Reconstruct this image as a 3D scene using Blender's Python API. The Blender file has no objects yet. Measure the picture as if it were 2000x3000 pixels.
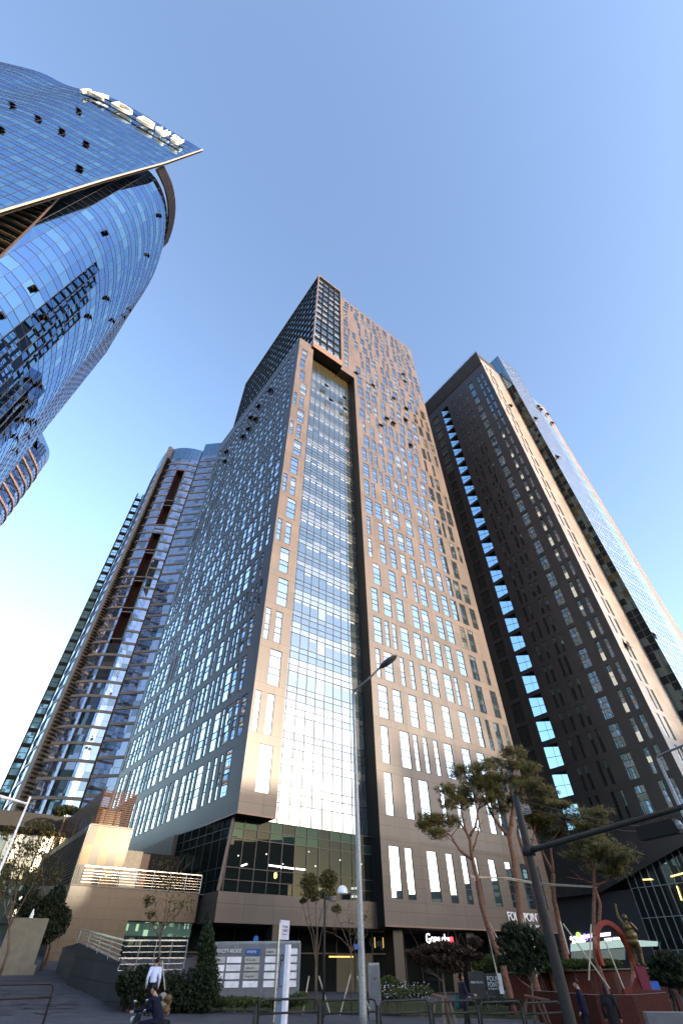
import bpy, bmesh, math, random
from mathutils import Vector, Matrix
random.seed(7)
R=math.radians; sin=math.sin; cos=math.cos; PI=math.pi
S=bpy.context.scene; COL=S.collection
# ---------------------------------------------------------------- camera
F_PX,PITCH,ROLL=1328.0,R(45.386),R(-.6566)
CAM=Vector((0,0,1.5))
_F=Vector((0,cos(PITCH),sin(PITCH))); _X0=Vector((1,0,0)); _U0=Vector((0,-sin(PITCH),cos(PITCH)))
_X=_X0*cos(ROLL)+_U0*sin(ROLL); _U=-_X0*sin(ROLL)+_U0*cos(ROLL)
cd=bpy.data.cameras.new('camera'); cam=bpy.data.objects.new('camera',cd); COL.objects.link(cam); S.camera=cam
cd.sensor_fit='VERTICAL'; cd.sensor_height=36; cd.lens=36*F_PX/3000; cd.clip_end=3000; cd.clip_start=.1
cam.matrix_world=Matrix(((_X.x,_U.x,-_F.x,CAM.x),(_X.y,_U.y,-_F.y,CAM.y),(_X.z,_U.z,-_F.z,CAM.z),(0,0,0,1)))
# ---------------------------------------------------------------- light
SUN_HEAD,SUN_EL=125.0,7.5
SKY_GAMMA=1.12; SKY_TINT=(1.15,1.02,1.04)
w=bpy.data.worlds.new('World'); S.world=w; w.use_nodes=True
nt=w.node_tree; bg=nt.nodes['Background']; sky=nt.nodes.new('ShaderNodeTexSky'); sky.sky_type='NISHITA'; sky.sun_disc=False
sky.sun_elevation=R(SUN_EL); sky.sun_rotation=R(SUN_HEAD); sky.altitude=0; sky.air_density=1.0; sky.dust_density=0.8; sky.ozone_density=1.5
gm_=nt.nodes.new('ShaderNodeGamma'); gm_.inputs[1].default_value=SKY_GAMMA; nt.links.new(sky.outputs[0],gm_.inputs[0]); tint=nt.nodes.new('ShaderNodeVectorMath'); tint.operation='MULTIPLY'; tint.inputs[1].default_value=SKY_TINT; nt.links.new(gm_.outputs[0],tint.inputs[0]); nt.links.new(tint.outputs[0],bg.inputs[0]); bg.inputs[1].default_value=.15
sd=bpy.data.lights.new('sun','SUN'); sd.energy=2.0; sd.angle=R(.6); sd.color=(1,.82,.58)
so=bpy.data.objects.new('sun',sd); COL.objects.link(so)
sv=Vector((sin(R(SUN_HEAD))*cos(R(SUN_EL)),cos(R(SUN_HEAD))*cos(R(SUN_EL)),sin(R(SUN_EL))))
so.rotation_euler=sv.to_track_quat('Z','Y').to_euler()
S.view_settings.view_transform='Standard'; S.view_settings.look='None'; S.view_settings.exposure=2.3; S.view_settings.gamma=1
# ---------------------------------------------------------------- surveying helpers
def ray(x,y): return _X*((x-1000)/F_PX)-_U*((y-1500)/F_PX)+_F
def at(x,y,d):                     # the point at horizontal distance d in that direction
    r=ray(x,y); return CAM+r*(d/math.hypot(r.x,r.y))
def atz(x,y,z):
    r=ray(x,y); return CAM+r*((z-CAM.z)/r.z)
def head(x,y): r=ray(x,y); return math.atan2(r.x,r.y)
H=R(53.3); UU=Vector((sin(H),cos(H),0)); VV=Vector((-cos(H),sin(H),0)); ZZ=Vector((0,0,1))
def L(o,a,b,z): return Vector((o[0],o[1],0))+UU*a+VV*b+ZZ*z
O1=Vector((-8.72182,43.1269,0)); O2=Vector((45.0456,67.9005,0))
# ---------------------------------------------------------------- materials
def newmat(name):
    m=bpy.data.materials.new(name); m.use_nodes=True; return m,m.node_tree,m.node_tree.nodes['Principled BSDF']
def N(nt,t,**k):
    n=nt.nodes.new('ShaderNode'+t)
    for a,b in k.items(): setattr(n,a,b)
    return n
def math_(nt,op,a,b=None,c=None):
    n=N(nt,'Math',operation=op)
    for i,v in enumerate((a,b,c)):
        if v is None: continue
        if isinstance(v,(int,float)): n.inputs[i].default_value=v
        else: nt.links.new(v,n.inputs[i])
    return n.outputs[0]
def plain(name,col,rough=.6,metal=0,noise=.15,scale=4,emit=None,es=1,bump=0):
    m,nt,p=newmat(name)
    p.inputs['Roughness'].default_value=rough; p.inputs['Metallic'].default_value=metal
    if max(col)<.1 and not metal: p.inputs['Specular IOR Level'].default_value=.18
    tc=N(nt,'TexCoord'); nz=N(nt,'TexNoise'); nz.inputs['Scale'].default_value=scale; nz.inputs['Detail'].default_value=6
    nt.links.new(tc.outputs['Object'],nz.inputs['Vector'])
    r=N(nt,'MapRange'); r.inputs[1].default_value=.3; r.inputs[2].default_value=.7; r.inputs[3].default_value=1-noise; r.inputs[4].default_value=1+noise
    nt.links.new(nz.outputs[0],r.inputs[0])
    mx=N(nt,'VectorMath',operation='SCALE'); mx.inputs[0].default_value=col[:3]; nt.links.new(r.outputs[0],mx.inputs['Scale'])
    nt.links.new(mx.outputs[0],p.inputs['Base Color'])
    if bump:
        b=N(nt,'Bump'); b.inputs['Strength'].default_value=bump; nt.links.new(nz.outputs[0],b.inputs['Height']); nt.links.new(b.outputs[0],p.inputs['Normal'])
    if emit: p.inputs['Emission Color'].default_value=(*emit,1); p.inputs['Emission Strength'].default_value=es
    return m
def panel_stone(name,col,pu,lines,period,base,rough=.4,jw=.04,var=.14,offu=0,jdark=.35):
    """stone cladding: UVs in metres; joints at v = base+line (mod period) and every pu along u"""
    m,nt,p=newmat(name); p.inputs['Roughness'].default_value=rough
    uv=N(nt,'UVMap'); sp=N(nt,'SeparateXYZ'); nt.links.new(uv.outputs[0],sp.inputs[0]); U,V=sp.outputs[0],sp.outputs[1]
    def line(x,per,off,wd):
        a=math_(nt,'SUBTRACT',x,off-wd/2); a=math_(nt,'FLOORED_MODULO',a,per); return math_(nt,'LESS_THAN',a,wd)
    j=line(U,pu,offu,jw)
    for l in lines: j=math_(nt,'MAXIMUM',j,line(V,period,base+l,jw))
    fu=math_(nt,'FLOOR',math_(nt,'DIVIDE',math_(nt,'SUBTRACT',U,offu),pu)); fv=math_(nt,'FLOOR',math_(nt,'DIVIDE',math_(nt,'SUBTRACT',V,base+lines[0]),period/2))
    cb=N(nt,'CombineXYZ'); nt.links.new(fu,cb.inputs[0]); nt.links.new(fv,cb.inputs[1])
    wn=N(nt,'TexWhiteNoise'); nt.links.new(cb.outputs[0],wn.inputs['Vector'])
    tc=N(nt,'TexCoord'); nz=N(nt,'TexNoise'); nz.inputs['Scale'].default_value=14; nz.inputs['Detail'].default_value=8; nt.links.new(tc.outputs['Object'],nz.inputs['Vector'])
    nb=N(nt,'TexNoise'); nb.inputs['Scale'].default_value=.22; nb.inputs['Detail'].default_value=4; nt.links.new(tc.outputs['Object'],nb.inputs['Vector'])
    f=math_(nt,'MULTIPLY_ADD',wn.outputs[0],2*var,1-var)
    f=math_(nt,'MULTIPLY',f,math_(nt,'MULTIPLY_ADD',nz.outputs[0],.35,.82))
    f=math_(nt,'MULTIPLY',f,math_(nt,'MULTIPLY_ADD',nb.outputs[0],.3,.85))
    sm=N(nt,'Mapping'); sm.inputs['Scale'].default_value=(1.6,1.6,.06); nt.links.new(tc.outputs['Object'],sm.inputs[0]); ns=N(nt,'TexNoise'); ns.inputs['Scale'].default_value=1.0; ns.inputs['Detail'].default_value=5; nt.links.new(sm.outputs[0],ns.inputs['Vector'])
    f=math_(nt,'MULTIPLY',f,math_(nt,'MULTIPLY_ADD',ns.outputs[0],.5,.75))
    f=math_(nt,'MULTIPLY',f,math_(nt,'MULTIPLY_ADD',j,-(1-jdark),1))
    mx=N(nt,'VectorMath',operation='SCALE'); mx.inputs[0].default_value=col; nt.links.new(f,mx.inputs['Scale']); nt.links.new(mx.outputs[0],p.inputs['Base Color'])
    rr=math_(nt,'MULTIPLY_ADD',nz.outputs[0],.2,rough-.1); nt.links.new(rr,p.inputs['Roughness'])
    return m
def glass(name,inner,refl=.5,tint=(.8,.9,1),emit=0,rough=.01):
    """coated facade glass: dark or blind-covered interior behind a mirror coat"""
    m,nt,p=newmat(name); p.inputs['Base Color'].default_value=(*inner,1); p.inputs['Roughness'].default_value=.6; p.inputs['Specular IOR Level'].default_value=0
    if emit: p.inputs['Emission Color'].default_value=(1,.95,.8,1); p.inputs['Emission Strength'].default_value=emit
    g=N(nt,'BsdfGlossy'); g.inputs['Color'].default_value=(*tint,1); g.inputs['Roughness'].default_value=rough
    fr=N(nt,'Fresnel'); fr.inputs['IOR'].default_value=1.5
    f=math_(nt,'MULTIPLY_ADD',fr.outputs[0],1-refl,refl); f=math_(nt,'MINIMUM',f,1.0)
    mx=N(nt,'MixShader'); nt.links.new(f,mx.inputs[0]); nt.links.new(p.outputs[0],mx.inputs[1]); nt.links.new(g.outputs[0],mx.inputs[2])
    nt.links.new(mx.outputs[0],nt.nodes['Material Output'].inputs[0]); return m
M={}
FL=4.72; Z0=12.30
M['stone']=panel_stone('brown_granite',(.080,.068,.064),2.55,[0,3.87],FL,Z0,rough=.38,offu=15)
M['stone_shaded']=panel_stone('brown_granite_shaded',(.034,.030,.034),2.4,[0,3.87],FL,Z0,rough=.42)  # same granite, shade of the left face put into the colour
M['stone_low']=panel_stone('brown_granite_low',(.060,.049,.043),2.55,[0,1.05],1.72,4.1,rough=.42,offu=15)
M['stone_shaded'].node_tree.nodes['Principled BSDF'].inputs['Specular IOR Level'].default_value=.34
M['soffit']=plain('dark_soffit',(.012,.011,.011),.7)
M['frame']=plain('dark_window_frame',(.03,.03,.033),.4,.3)
M['bronze']=plain('bronze_frame',(.16,.11,.085),.45,.3)
M['g1']=glass('sky_glass',(.03,.045,.05),.62,(.72,.86,.97))
M['g2']=glass('sky_glass_blind',(.17,.2,.2),.6,(.85,.95,1))
M['g3']=glass('sky_glass_band',(.06,.08,.08),.55,(.74,.86,.92))
M['g4']=glass('dark_glass',(.010,.013,.014),.03,(.8,.95,.95))
M['gl']=glass('glass_with_ceiling_light',(.3,.3,.28),.5,(.95,.97,1),emit=.12)
M['g5']=glass('tinted_shop_glass',(.008,.011,.011),.0,(.16,.2,.2))
M['k1']=glass('blue_glass',(.02,.045,.075),.40,(.40,.60,.78))
M['k2']=glass('blue_glass_light',(.05,.10,.135),.42,(.48,.70,.82))
M['k3']=glass('blue_glass_deep',(.018,.028,.06),.36,(.36,.52,.76))
M['k4']=glass('blue_glass_pale',(.13,.21,.24),.42,(.56,.8,.88))
M['c1']=glass('lilac_glass',(.05,.06,.08),.42,(.66,.72,.9)); M['c2']=glass('lilac_glass_dark',(.02,.03,.035),.25,(.6,.7,.8)); M['c3']=glass('lilac_glass_blind',(.12,.12,.14),.38,(.7,.75,.9))
M['kframe']=plain('glass_grid_frame',(.10,.10,.13),.45,.4)
M['steel']=plain('galvanised_steel',(.28,.29,.30),.45,.5,noise=.25,scale=20)
M['stainless']=plain('stainless_steel',(.6,.6,.6),.25,.9)
M['white']=plain('white_paint',(.78,.78,.78),.45)
M['black']=plain('black_paint',(.01,.01,.011),.6)
M['charcoal']=plain('charcoal_paint',(.03,.028,.027),.5)
M['lamphead']=plain('grey_lamp_housing',(.12,.12,.13),.4)
# ---------------------------------------------------------------- mesh builder
class MB:
    def __init__(s): s.v=[];s.f=[];s.m=[];s.uv=[]
    def poly(s,pts,m=0,uv=None):
        i=len(s.v); s.v+=[tuple(p) for p in pts]; s.f.append(tuple(range(i,i+len(pts)))); s.m.append(m)
        s.uv+= uv if uv else [(0,0)]*len(pts)
    def obox(s,c,ax,ay,az,hx,hy,hz,m=0):        # oriented box, half sizes
        P=[c+ax*(hx*i)+ay*(hy*j)+az*(hz*k) for k in(-1,1) for j in(-1,1) for i in(-1,1)]
        for q in ((0,2,3,1),(4,5,7,6),(0,1,5,4),(2,6,7,3),(0,4,6,2),(1,3,7,5)): s.poly([P[i] for i in q],m)
    def box(s,x0,y0,z0,x1,y1,z1,m=0):
        s.obox(Vector(((x0+x1)/2,(y0+y1)/2,(z0+z1)/2)),Vector((1,0,0)),Vector((0,1,0)),ZZ,abs(x1-x0)/2,abs(y1-y0)/2,abs(z1-z0)/2,m)
    def lbox(s,o,a0,b0,z0,a1,b1,z1,m=0):         # box in a tower's own axes
        s.obox(L(o,(a0+a1)/2,(b0+b1)/2,(z0+z1)/2),UU,VV,ZZ,abs(a1-a0)/2,abs(b1-b0)/2,abs(z1-z0)/2,m)
    def bar(s,p,q,wd,dp=None,m=0,up=None):
        p=Vector(p);q=Vector(q);d=(q-p);l=d.length
        if l<1e-6: return
        d/=l; up=up or (ZZ if abs(d.z)<.9 else Vector((0,1,0))); x=d.cross(up).normalized(); y=x.cross(d)
        s.obox((p+q)/2,d,x,y,l/2,wd/2,(dp or wd)/2,m)
    def tube(s,pts,rad,n=8,m=0,cap=True):
        pts=[Vector(p) for p in pts]; rings=[]
        if not isinstance(rad,(list,tuple)): rad=[rad]*len(pts)
        px=None
        for i,p in enumerate(pts):
            d=(pts[min(i+1,len(pts)-1)]-pts[max(i-1,0)]).normalized()
            if px is None: px=d.orthogonal().normalized()
            x=(px-d*px.dot(d)).normalized(); px=x; y=d.cross(x)
            rings.append([p+x*(rad[i]*cos(2*PI*k/n))+y*(rad[i]*sin(2*PI*k/n)) for k in range(n)])
        b=len(s.v); 
        for r in rings: s.v+=[tuple(q) for q in r]
        def face(ix): s.f.append(tuple(ix)); s.m.append(m); s.uv+=[(0,0)]*len(ix)
        for i in range(len(rings)-1):
            for k in range(n):
                k2=(k+1)%n; face((b+i*n+k,b+i*n+k2,b+(i+1)*n+k2,b+(i+1)*n+k))
        if cap: face([b+k for k in range(n)][::-1]); face([b+(len(rings)-1)*n+k for k in range(n)])
    def ball(s,c,rx,ry,rz,n=10,k=6,m=0,a0=-PI/2,a1=PI/2):
        c=Vector(c); b=len(s.v)
        for j in range(k+1):
            t=a0+(a1-a0)*j/k
            for i in range(n): s.v.append((c.x+rx*cos(t)*cos(2*PI*i/n),c.y+ry*cos(t)*sin(2*PI*i/n),c.z+rz*sin(t)))
        for j in range(k):
            for i in range(n):
                i2=(i+1)%n; s.f.append((b+j*n+i,b+j*n+i2,b+(j+1)*n+i2,b+(j+1)*n+i)); s.m.append(m); s.uv+=[(0,0)]*4
    def build(s,name,mats,parent=None,smooth=False):
        me=bpy.data.meshes.new(name); o=bpy.data.objects.new(name,me); COL.objects.link(o)
        off=Vector(parent.location) if parent else Vector((0,0,0))
        if parent and parent.parent: off=off+Vector(parent.parent.location)
        me.from_pydata([(x-off.x,y-off.y,z-off.z) for x,y,z in s.v],[],s.f)
        if not isinstance(mats,(list,tuple)): mats=[mats]
        for a in mats: me.materials.append(a)
        me.polygons.foreach_set('material_index',s.m)
        u=me.uv_layers.new(name='UVMap'); u.data.foreach_set('uv',[c for p in s.uv for c in p])
        if smooth: me.polygons.foreach_set('use_smooth',[True]*len(s.f))
        me.update()
        if parent: o.parent=parent
        return o
def thing(name,loc,label,cat,group=None,kind=None):
    o=bpy.data.objects.new(name,None); COL.objects.link(o); o.location=loc; return tag(o,label,cat,group,kind)
def tag(o,label=None,cat=None,group=None,kind=None):
    if label:o['label']=label
    if cat:o['category']=cat
    if group:o['group']=group
    if kind:o['kind']=kind
    return o
def text(s,mat,parent,origin,xdir,ydir,size,ext=.02,name='lettering',align='LEFT',width=None,thin=0):
    cu=bpy.data.curves.new('t','FONT'); cu.body=s; cu.size=1; cu.extrude=ext/size; cu.align_x=align; cu.offset=thin
    t=bpy.data.objects.new('t',cu); COL.objects.link(t); bpy.context.view_layer.update()
    me=bpy.data.meshes.new_from_object(t.evaluated_get(bpy.context.evaluated_depsgraph_get()))
    bpy.data.objects.remove(t); xs=[v.co.x for v in me.vertices] or [0]
    sx=size
    if width: sx=width/max(1e-3,(max(xs)-min(xs)))
    xdir=Vector(xdir).normalized(); ydir=Vector(ydir).normalized(); n=xdir.cross(ydir)
    off=Vector(parent.location) if parent else Vector((0,0,0))
    if parent and parent.parent: off=off+Vector(parent.parent.location)
    for v in me.vertices:
        c=v.co.copy(); v.co=Vector(origin)+xdir*((c.x)*sx)+ydir*(c.y*size)+n*(c.z*size)-off
    me.materials.clear(); me.materials.append(mat); me.name=name
    o=bpy.data.objects.new(name,me); COL.objects.link(o); o.parent=parent; return o
# ---------------------------------------------------------------- facades
TR=[(0,.30),(.30,.48),(.48,.81),(.81,1)]      # transom bands of a tall window
def window_mb(mb,P,D,NN,s0,s1,z0,z1,rec,bands=TR,mats=(1,2,1,1),cols=1,fr=.034,jit=.003,lamp=None):
    """P origin, D direction along wall, NN outward normal; panes set back by rec, frame bars in front; material 0 = frame"""
    q=lambda s,z,d: P+D*s+ZZ*z-NN*d
    h=z1-z0
    for bi,(b0,b1) in enumerate(bands):
        for c in range(cols):
            a0=s0+(s1-s0)*c/cols; a1=s0+(s1-s0)*(c+1)/cols
            j=[random.uniform(-jit,jit) for _ in range(3)]; j.append(j[0]+j[2]-j[1])
            mm=mats[bi%len(mats)]
            mb.poly([q(a0,z0+h*b0,rec+j[0]),q(a1,z0+h*b0,rec+j[1]),q(a1,z0+h*b1,rec+j[2]),q(a0,z0+h*b1,rec+j[3])],mm)
        if bi: mb.obox(q((s0+s1)/2,z0+h*b0,rec-.02),D,NN,ZZ,(s1-s0)/2,.04,fr/2,0)
    if lamp is not None:
        for k_ in range(1 if s1-s0<1 else 2):
            wq=(s1-s0)/(1 if s1-s0<1 else 2); a_=s0+wq*k_+wq*.15; mb.obox(q(a_+wq*.33,z0+h*(.66+lamp),rec-.008),D,NN,ZZ,wq*.33,.006,.05,4)
    for c in range(1,cols): mb.obox(q(s0+(s1-s0)*c/cols,(z0+z1)/2,rec-.022),D,NN,ZZ,fr/2,.04,h/2,0)
    for s in (s0+fr/2,s1-fr/2): mb.obox(q(s,(z0+z1)/2,rec-.026),D,NN,ZZ,fr/2,.05,h/2,0)
    for z in (z0+fr/2,z1-fr/2): mb.obox(q((s0+s1)/2,z,rec-.029),D,NN,ZZ,(s1-s0)/2,.05,fr/2,0)
def punched(mb,P,D,NN,S0,S1,z0,z1,rows,rec=.07,m=0,u0=0):
    """wall with real openings; rows=[(zb,zt,[(s0,s1),..])]"""
    q=lambda s,z,d=0: P+D*s+ZZ*z-NN*d
    def Q(a0,a1,b0,b1):
        if a1-a0>1e-4 and b1-b0>1e-4: mb.poly([q(a0,b0),q(a1,b0),q(a1,b1),q(a0,b1)],m,[(u0+a0,b0),(u0+a1,b0),(u0+a1,b1),(u0+a0,b1)])
    z=z0
    for zb,zt,ws in sorted(rows):
        Q(S0,S1,z,zb); s=S0
        for a,b in sorted(ws):
            Q(s,a,zb,zt); s=b
            for p in ([q(a,zb),q(a,zb,rec),q(a,zt,rec),q(a,zt)],[q(b,zb,rec),q(b,zb),q(b,zt),q(b,zt,rec)],[q(a,zb),q(b,zb),q(b,zb,rec),q(a,zb,rec)],[q(a,zt,rec),q(b,zt,rec),q(b,zt),q(a,zt)]):
                mb.poly(p,m,[(u0+1,zb+.5)]*4)
        Q(s,S1,zb,zt); z=zt
    Q(S0,S1,z,z1)
def curtain(mb,P,D,NN,ss,zs,pick,rec=0,jit=.004,skip=None):
    q=lambda s,z,d: P+D*s+ZZ*z-NN*d
    for i in range(len(ss)-1):
        for k in range(len(zs)-1):
            if skip and skip((ss[i]+ss[i+1])/2,(zs[k]+zs[k+1])/2): continue
            j=[random.uniform(-jit,jit) for _ in range(3)]; j.append(j[0]+j[2]-j[1])
            mb.poly([q(ss[i],zs[k],rec+j[0]),q(ss[i+1],zs[k],rec+j[1]),q(ss[i+1],zs[k+1],rec+j[2]),q(ss[i],zs[k+1],rec+j[3])],pick(i,k))
def grid_bars(mb,P,D,NN,ss,zs,wv=.05,wh=.05,out=.03,m=0):
    q=lambda s,z,d: P+D*s+ZZ*z-NN*d
    for s in ss: mb.obox(q(s,(zs[0]+zs[-1])/2,-out/2+.03),D,NN,ZZ,wv/2,out/2+.03,(zs[-1]-zs[0])/2,m)
    for z in zs: mb.obox(q((ss[0]+ss[-1])/2,z,-out/2+.032),D,NN,ZZ,(ss[-1]-ss[0])/2,out/2+.03,wh/2,m)
def open_vent(parent,P,D,NN,wd,h,name='open_window',m=None):
    """a top-hung casement standing open"""
    mb=MB(); a=R(28); dn=(NN*sin(a)-ZZ*cos(a))
    c=P+dn*(h/2); nn=D.cross(dn).normalized()
    mb.obox(c,D,dn,nn,wd/2,h/2,.03,0)
    for sgn in(-1,1): mb.bar(P+D*(sgn*wd*.48)+NN*.03,P+D*(sgn*wd*.48)-ZZ*h*.55+NN*.05,.04,m=0)
    mb.poly([P-D*wd/2+NN*.02,P+D*wd/2+NN*.02,P+D*wd/2-ZZ*h*.95+NN*.02,P-D*wd/2-ZZ*h*.95+NN*.02],0)
    return mb.build(name,m or M['black'],parent)
class Bank:                                  # windows of one facade; the largest in view stay parts of their own
    items=[]
def flush_windows(items,parent,mats,keep=100):
    items.sort(key=lambda t:-t[0]); rest=MB()
    for i,(sz,fn) in enumerate(items):
        if i<keep: mb=MB(); fn(mb); mb.build('window',mats,parent)
        else: fn(rest)
    if rest.v: tag(rest.build('window',mats,parent),kind='stuff')
def vis(p,wd): return wd/max(1,(Vector(p)-CAM).length_squared)

# ================================================================ SETTING
def smooth(t): t=max(0,min(1,t)); return t*t*(3-2*t)
def gz(x,y):
    d=-x*sin(R(30))+y*cos(R(30))
    z=-.035*max(-12,min(25,x))*smooth((y-8)/12)
    z+=.125*max(0,min(26,d-30))*smooth((-x-9.2)/2.0)
    z+=.02*max(0,min(14,y-28))*smooth((x+9)/3)
    return z
def make_ground():
    xs=[-700,-300,-140,-80,-50]+[-40+i*1.6 for i in range(52)]+[50,80,140,300,700]
    ys=[-700,-300,-120,-50,-20,0]+[4+i*1.6 for i in range(45)]+[90,140,300,900]
    v=[(x,y,gz(x,y)) for y in ys for x in xs]; n=len(xs)
    f=[(j*n+i,j*n+i+1,(j+1)*n+i+1,(j+1)*n+i) for j in range(len(ys)-1) for i in range(n-1)]
    me=bpy.data.meshes.new('ground'); me.from_pydata(v,[],f); o=bpy.data.objects.new('ground',me); COL.objects.link(o)
    m,nt,p=newmat('paving'); p.inputs['Roughness'].default_value=.8; p.inputs['Specular IOR Level'].default_value=.25
    tc=N(nt,'TexCoord'); mp=N(nt,'Mapping'); mp.inputs['Rotation'].default_value[2]=R(36.7); nt.links.new(tc.outputs['Object'],mp.inputs[0])
    br=N(nt,'TexBrick'); br.inputs['Scale'].default_value=1.0; br.inputs['Brick Width'].default_value=.6; br.inputs['Row Height'].default_value=.3; br.inputs['Mortar Size'].default_value=.008
    br.inputs['Color1'].default_value=(.065,.065,.078,1); br.inputs['Color2'].default_value=(.042,.042,.05,1); br.inputs['Mortar'].default_value=(.05,.05,.05,1); br.inputs['Bias'].default_value=-.4
    nt.links.new(mp.outputs[0],br.inputs[0])
    nz=N(nt,'TexNoise'); nz.inputs['Scale'].default_value=.7; nz.inputs['Detail'].default_value=8; nt.links.new(tc.outputs['Object'],nz.inputs['Vector'])
    mx=N(nt,'VectorMath',operation='SCALE'); nt.links.new(br.outputs[0],mx.inputs[0]); nt.links.new(math_(nt,'MULTIPLY_ADD',nz.outputs[0],.8,.6),mx.inputs['Scale']); nt.links.new(mx.outputs[0],p.inputs['Base Color'])
    me.materials.append(m); tag(o,'grey paved plaza and sidewalk with dark paver bands','ground',kind='structure'); return o
make_ground()
def sheet(name,pts,mat,lift,label,cat,kind='structure',n=14):
    """a ground-following sheet from 4 corner points (x,y)"""
    mb=MB(); a,b,c,d=[Vector(p) for p in pts]
    for i in range(n):
        for j in range(n):
            def P(s,t): q=(a*(1-s)+b*s)*(1-t)+(d*(1-s)+c*s)*t; return Vector((q.x,q.y,gz(q.x,q.y)+lift))
            mb.poly([P(i/n,j/n),P((i+1)/n,j/n),P((i+1)/n,(j+1)/n),P(i/n,(j+1)/n)])
    return tag(mb.build(name,mat),label,cat,kind=kind)
def gp(x,y,it=8):
    z=0
    for _ in range(it): p=atz(x,y,z if z<1.45 else 1.45); z=.5*z+.5*gz(p.x,p.y)
    return (p.x,p.y)
M['road']=plain('asphalt',(.05,.05,.052),.85,noise=.3,scale=2)
M['band']=plain('dark_paver_band',(.06,.06,.068),.7)
M['grass']=plain('lawn',(.03,.04,.012),.9,noise=.5,scale=3,bump=.4)
M['red']=None
sheet('road',[(-60,-25),(70,-25),(70,14),(-60,14)],M['road'],.006,'dark asphalt street at the foot of the view','road')
k=MB()
for i in range(40):
    x0=-60+i*3.2; k.box(x0,14.0,gz(x0,14)-.3,x0+3.19,14.3,gz(x0,14)+.13)
tag(k.build('kerb',plain('kerb_granite',(.3,.3,.3),.7)),'pale granite kerb between street and sidewalk','kerb',kind='structure')
# dark paver bands on the sidewalk and up the ramp
mb=MB()
def strip(p,q,wd,lift=.008,n=16):
    p=Vector((p[0],p[1],0)); q=Vector((q[0],q[1],0)); s=(q-p).normalized().cross(ZZ)*wd/2
    for i in range(n):
        A=p.lerp(q,i/n); B=p.lerp(q,(i+1)/n)
        mb.poly([Vector((c.x,c.y,gz(c.x,c.y)+lift)) for c in (A+s,B+s,B-s,A-s)])
for px in ((1330,3000,1560,2985),(1700,2960,1960,2990),(520,2990,620,2968),(880,2996,950,2975)): strip(gp(px[0],px[1]),gp(px[2],px[3]),.3)
for d in (31,34,37.5,41,45,50):
    for dd in (0,.8): strip((-(d+dd)*sin(R(35)),(d+dd)*cos(R(35))),(-(d+dd)*sin(R(22)),(d+dd)*cos(R(22))),.28)
strip((-(29)*sin(R(24)),29*cos(R(24))),(-(52)*sin(R(34)),52*cos(R(34))),.4)
for _ in range(60):
    d=random.uniform(29,48); a=R(random.uniform(21,36)); c=Vector((-d*sin(a),d*cos(a),0)); strip((c.x,c.y),(c.x+.5,c.y+.1),.25,n=1)
tag(mb.build('paver_bands',M['band']),'dark bands and spots of pavers on the sidewalk and ramp','paving',kind='structure')
sheet('lawn',[(-8.6,30.5),(12,33.5),(14,41.5),(-9,41)],M['grass'],.02,'strip of short grass in front of the tower','grass')
sheet('lawn',[(14.5,33.5),(22,36.5),(24,41),(13.5,37.5)],M['grass'],.024,'small lawn at the foot of the red sculpture','grass')

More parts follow.
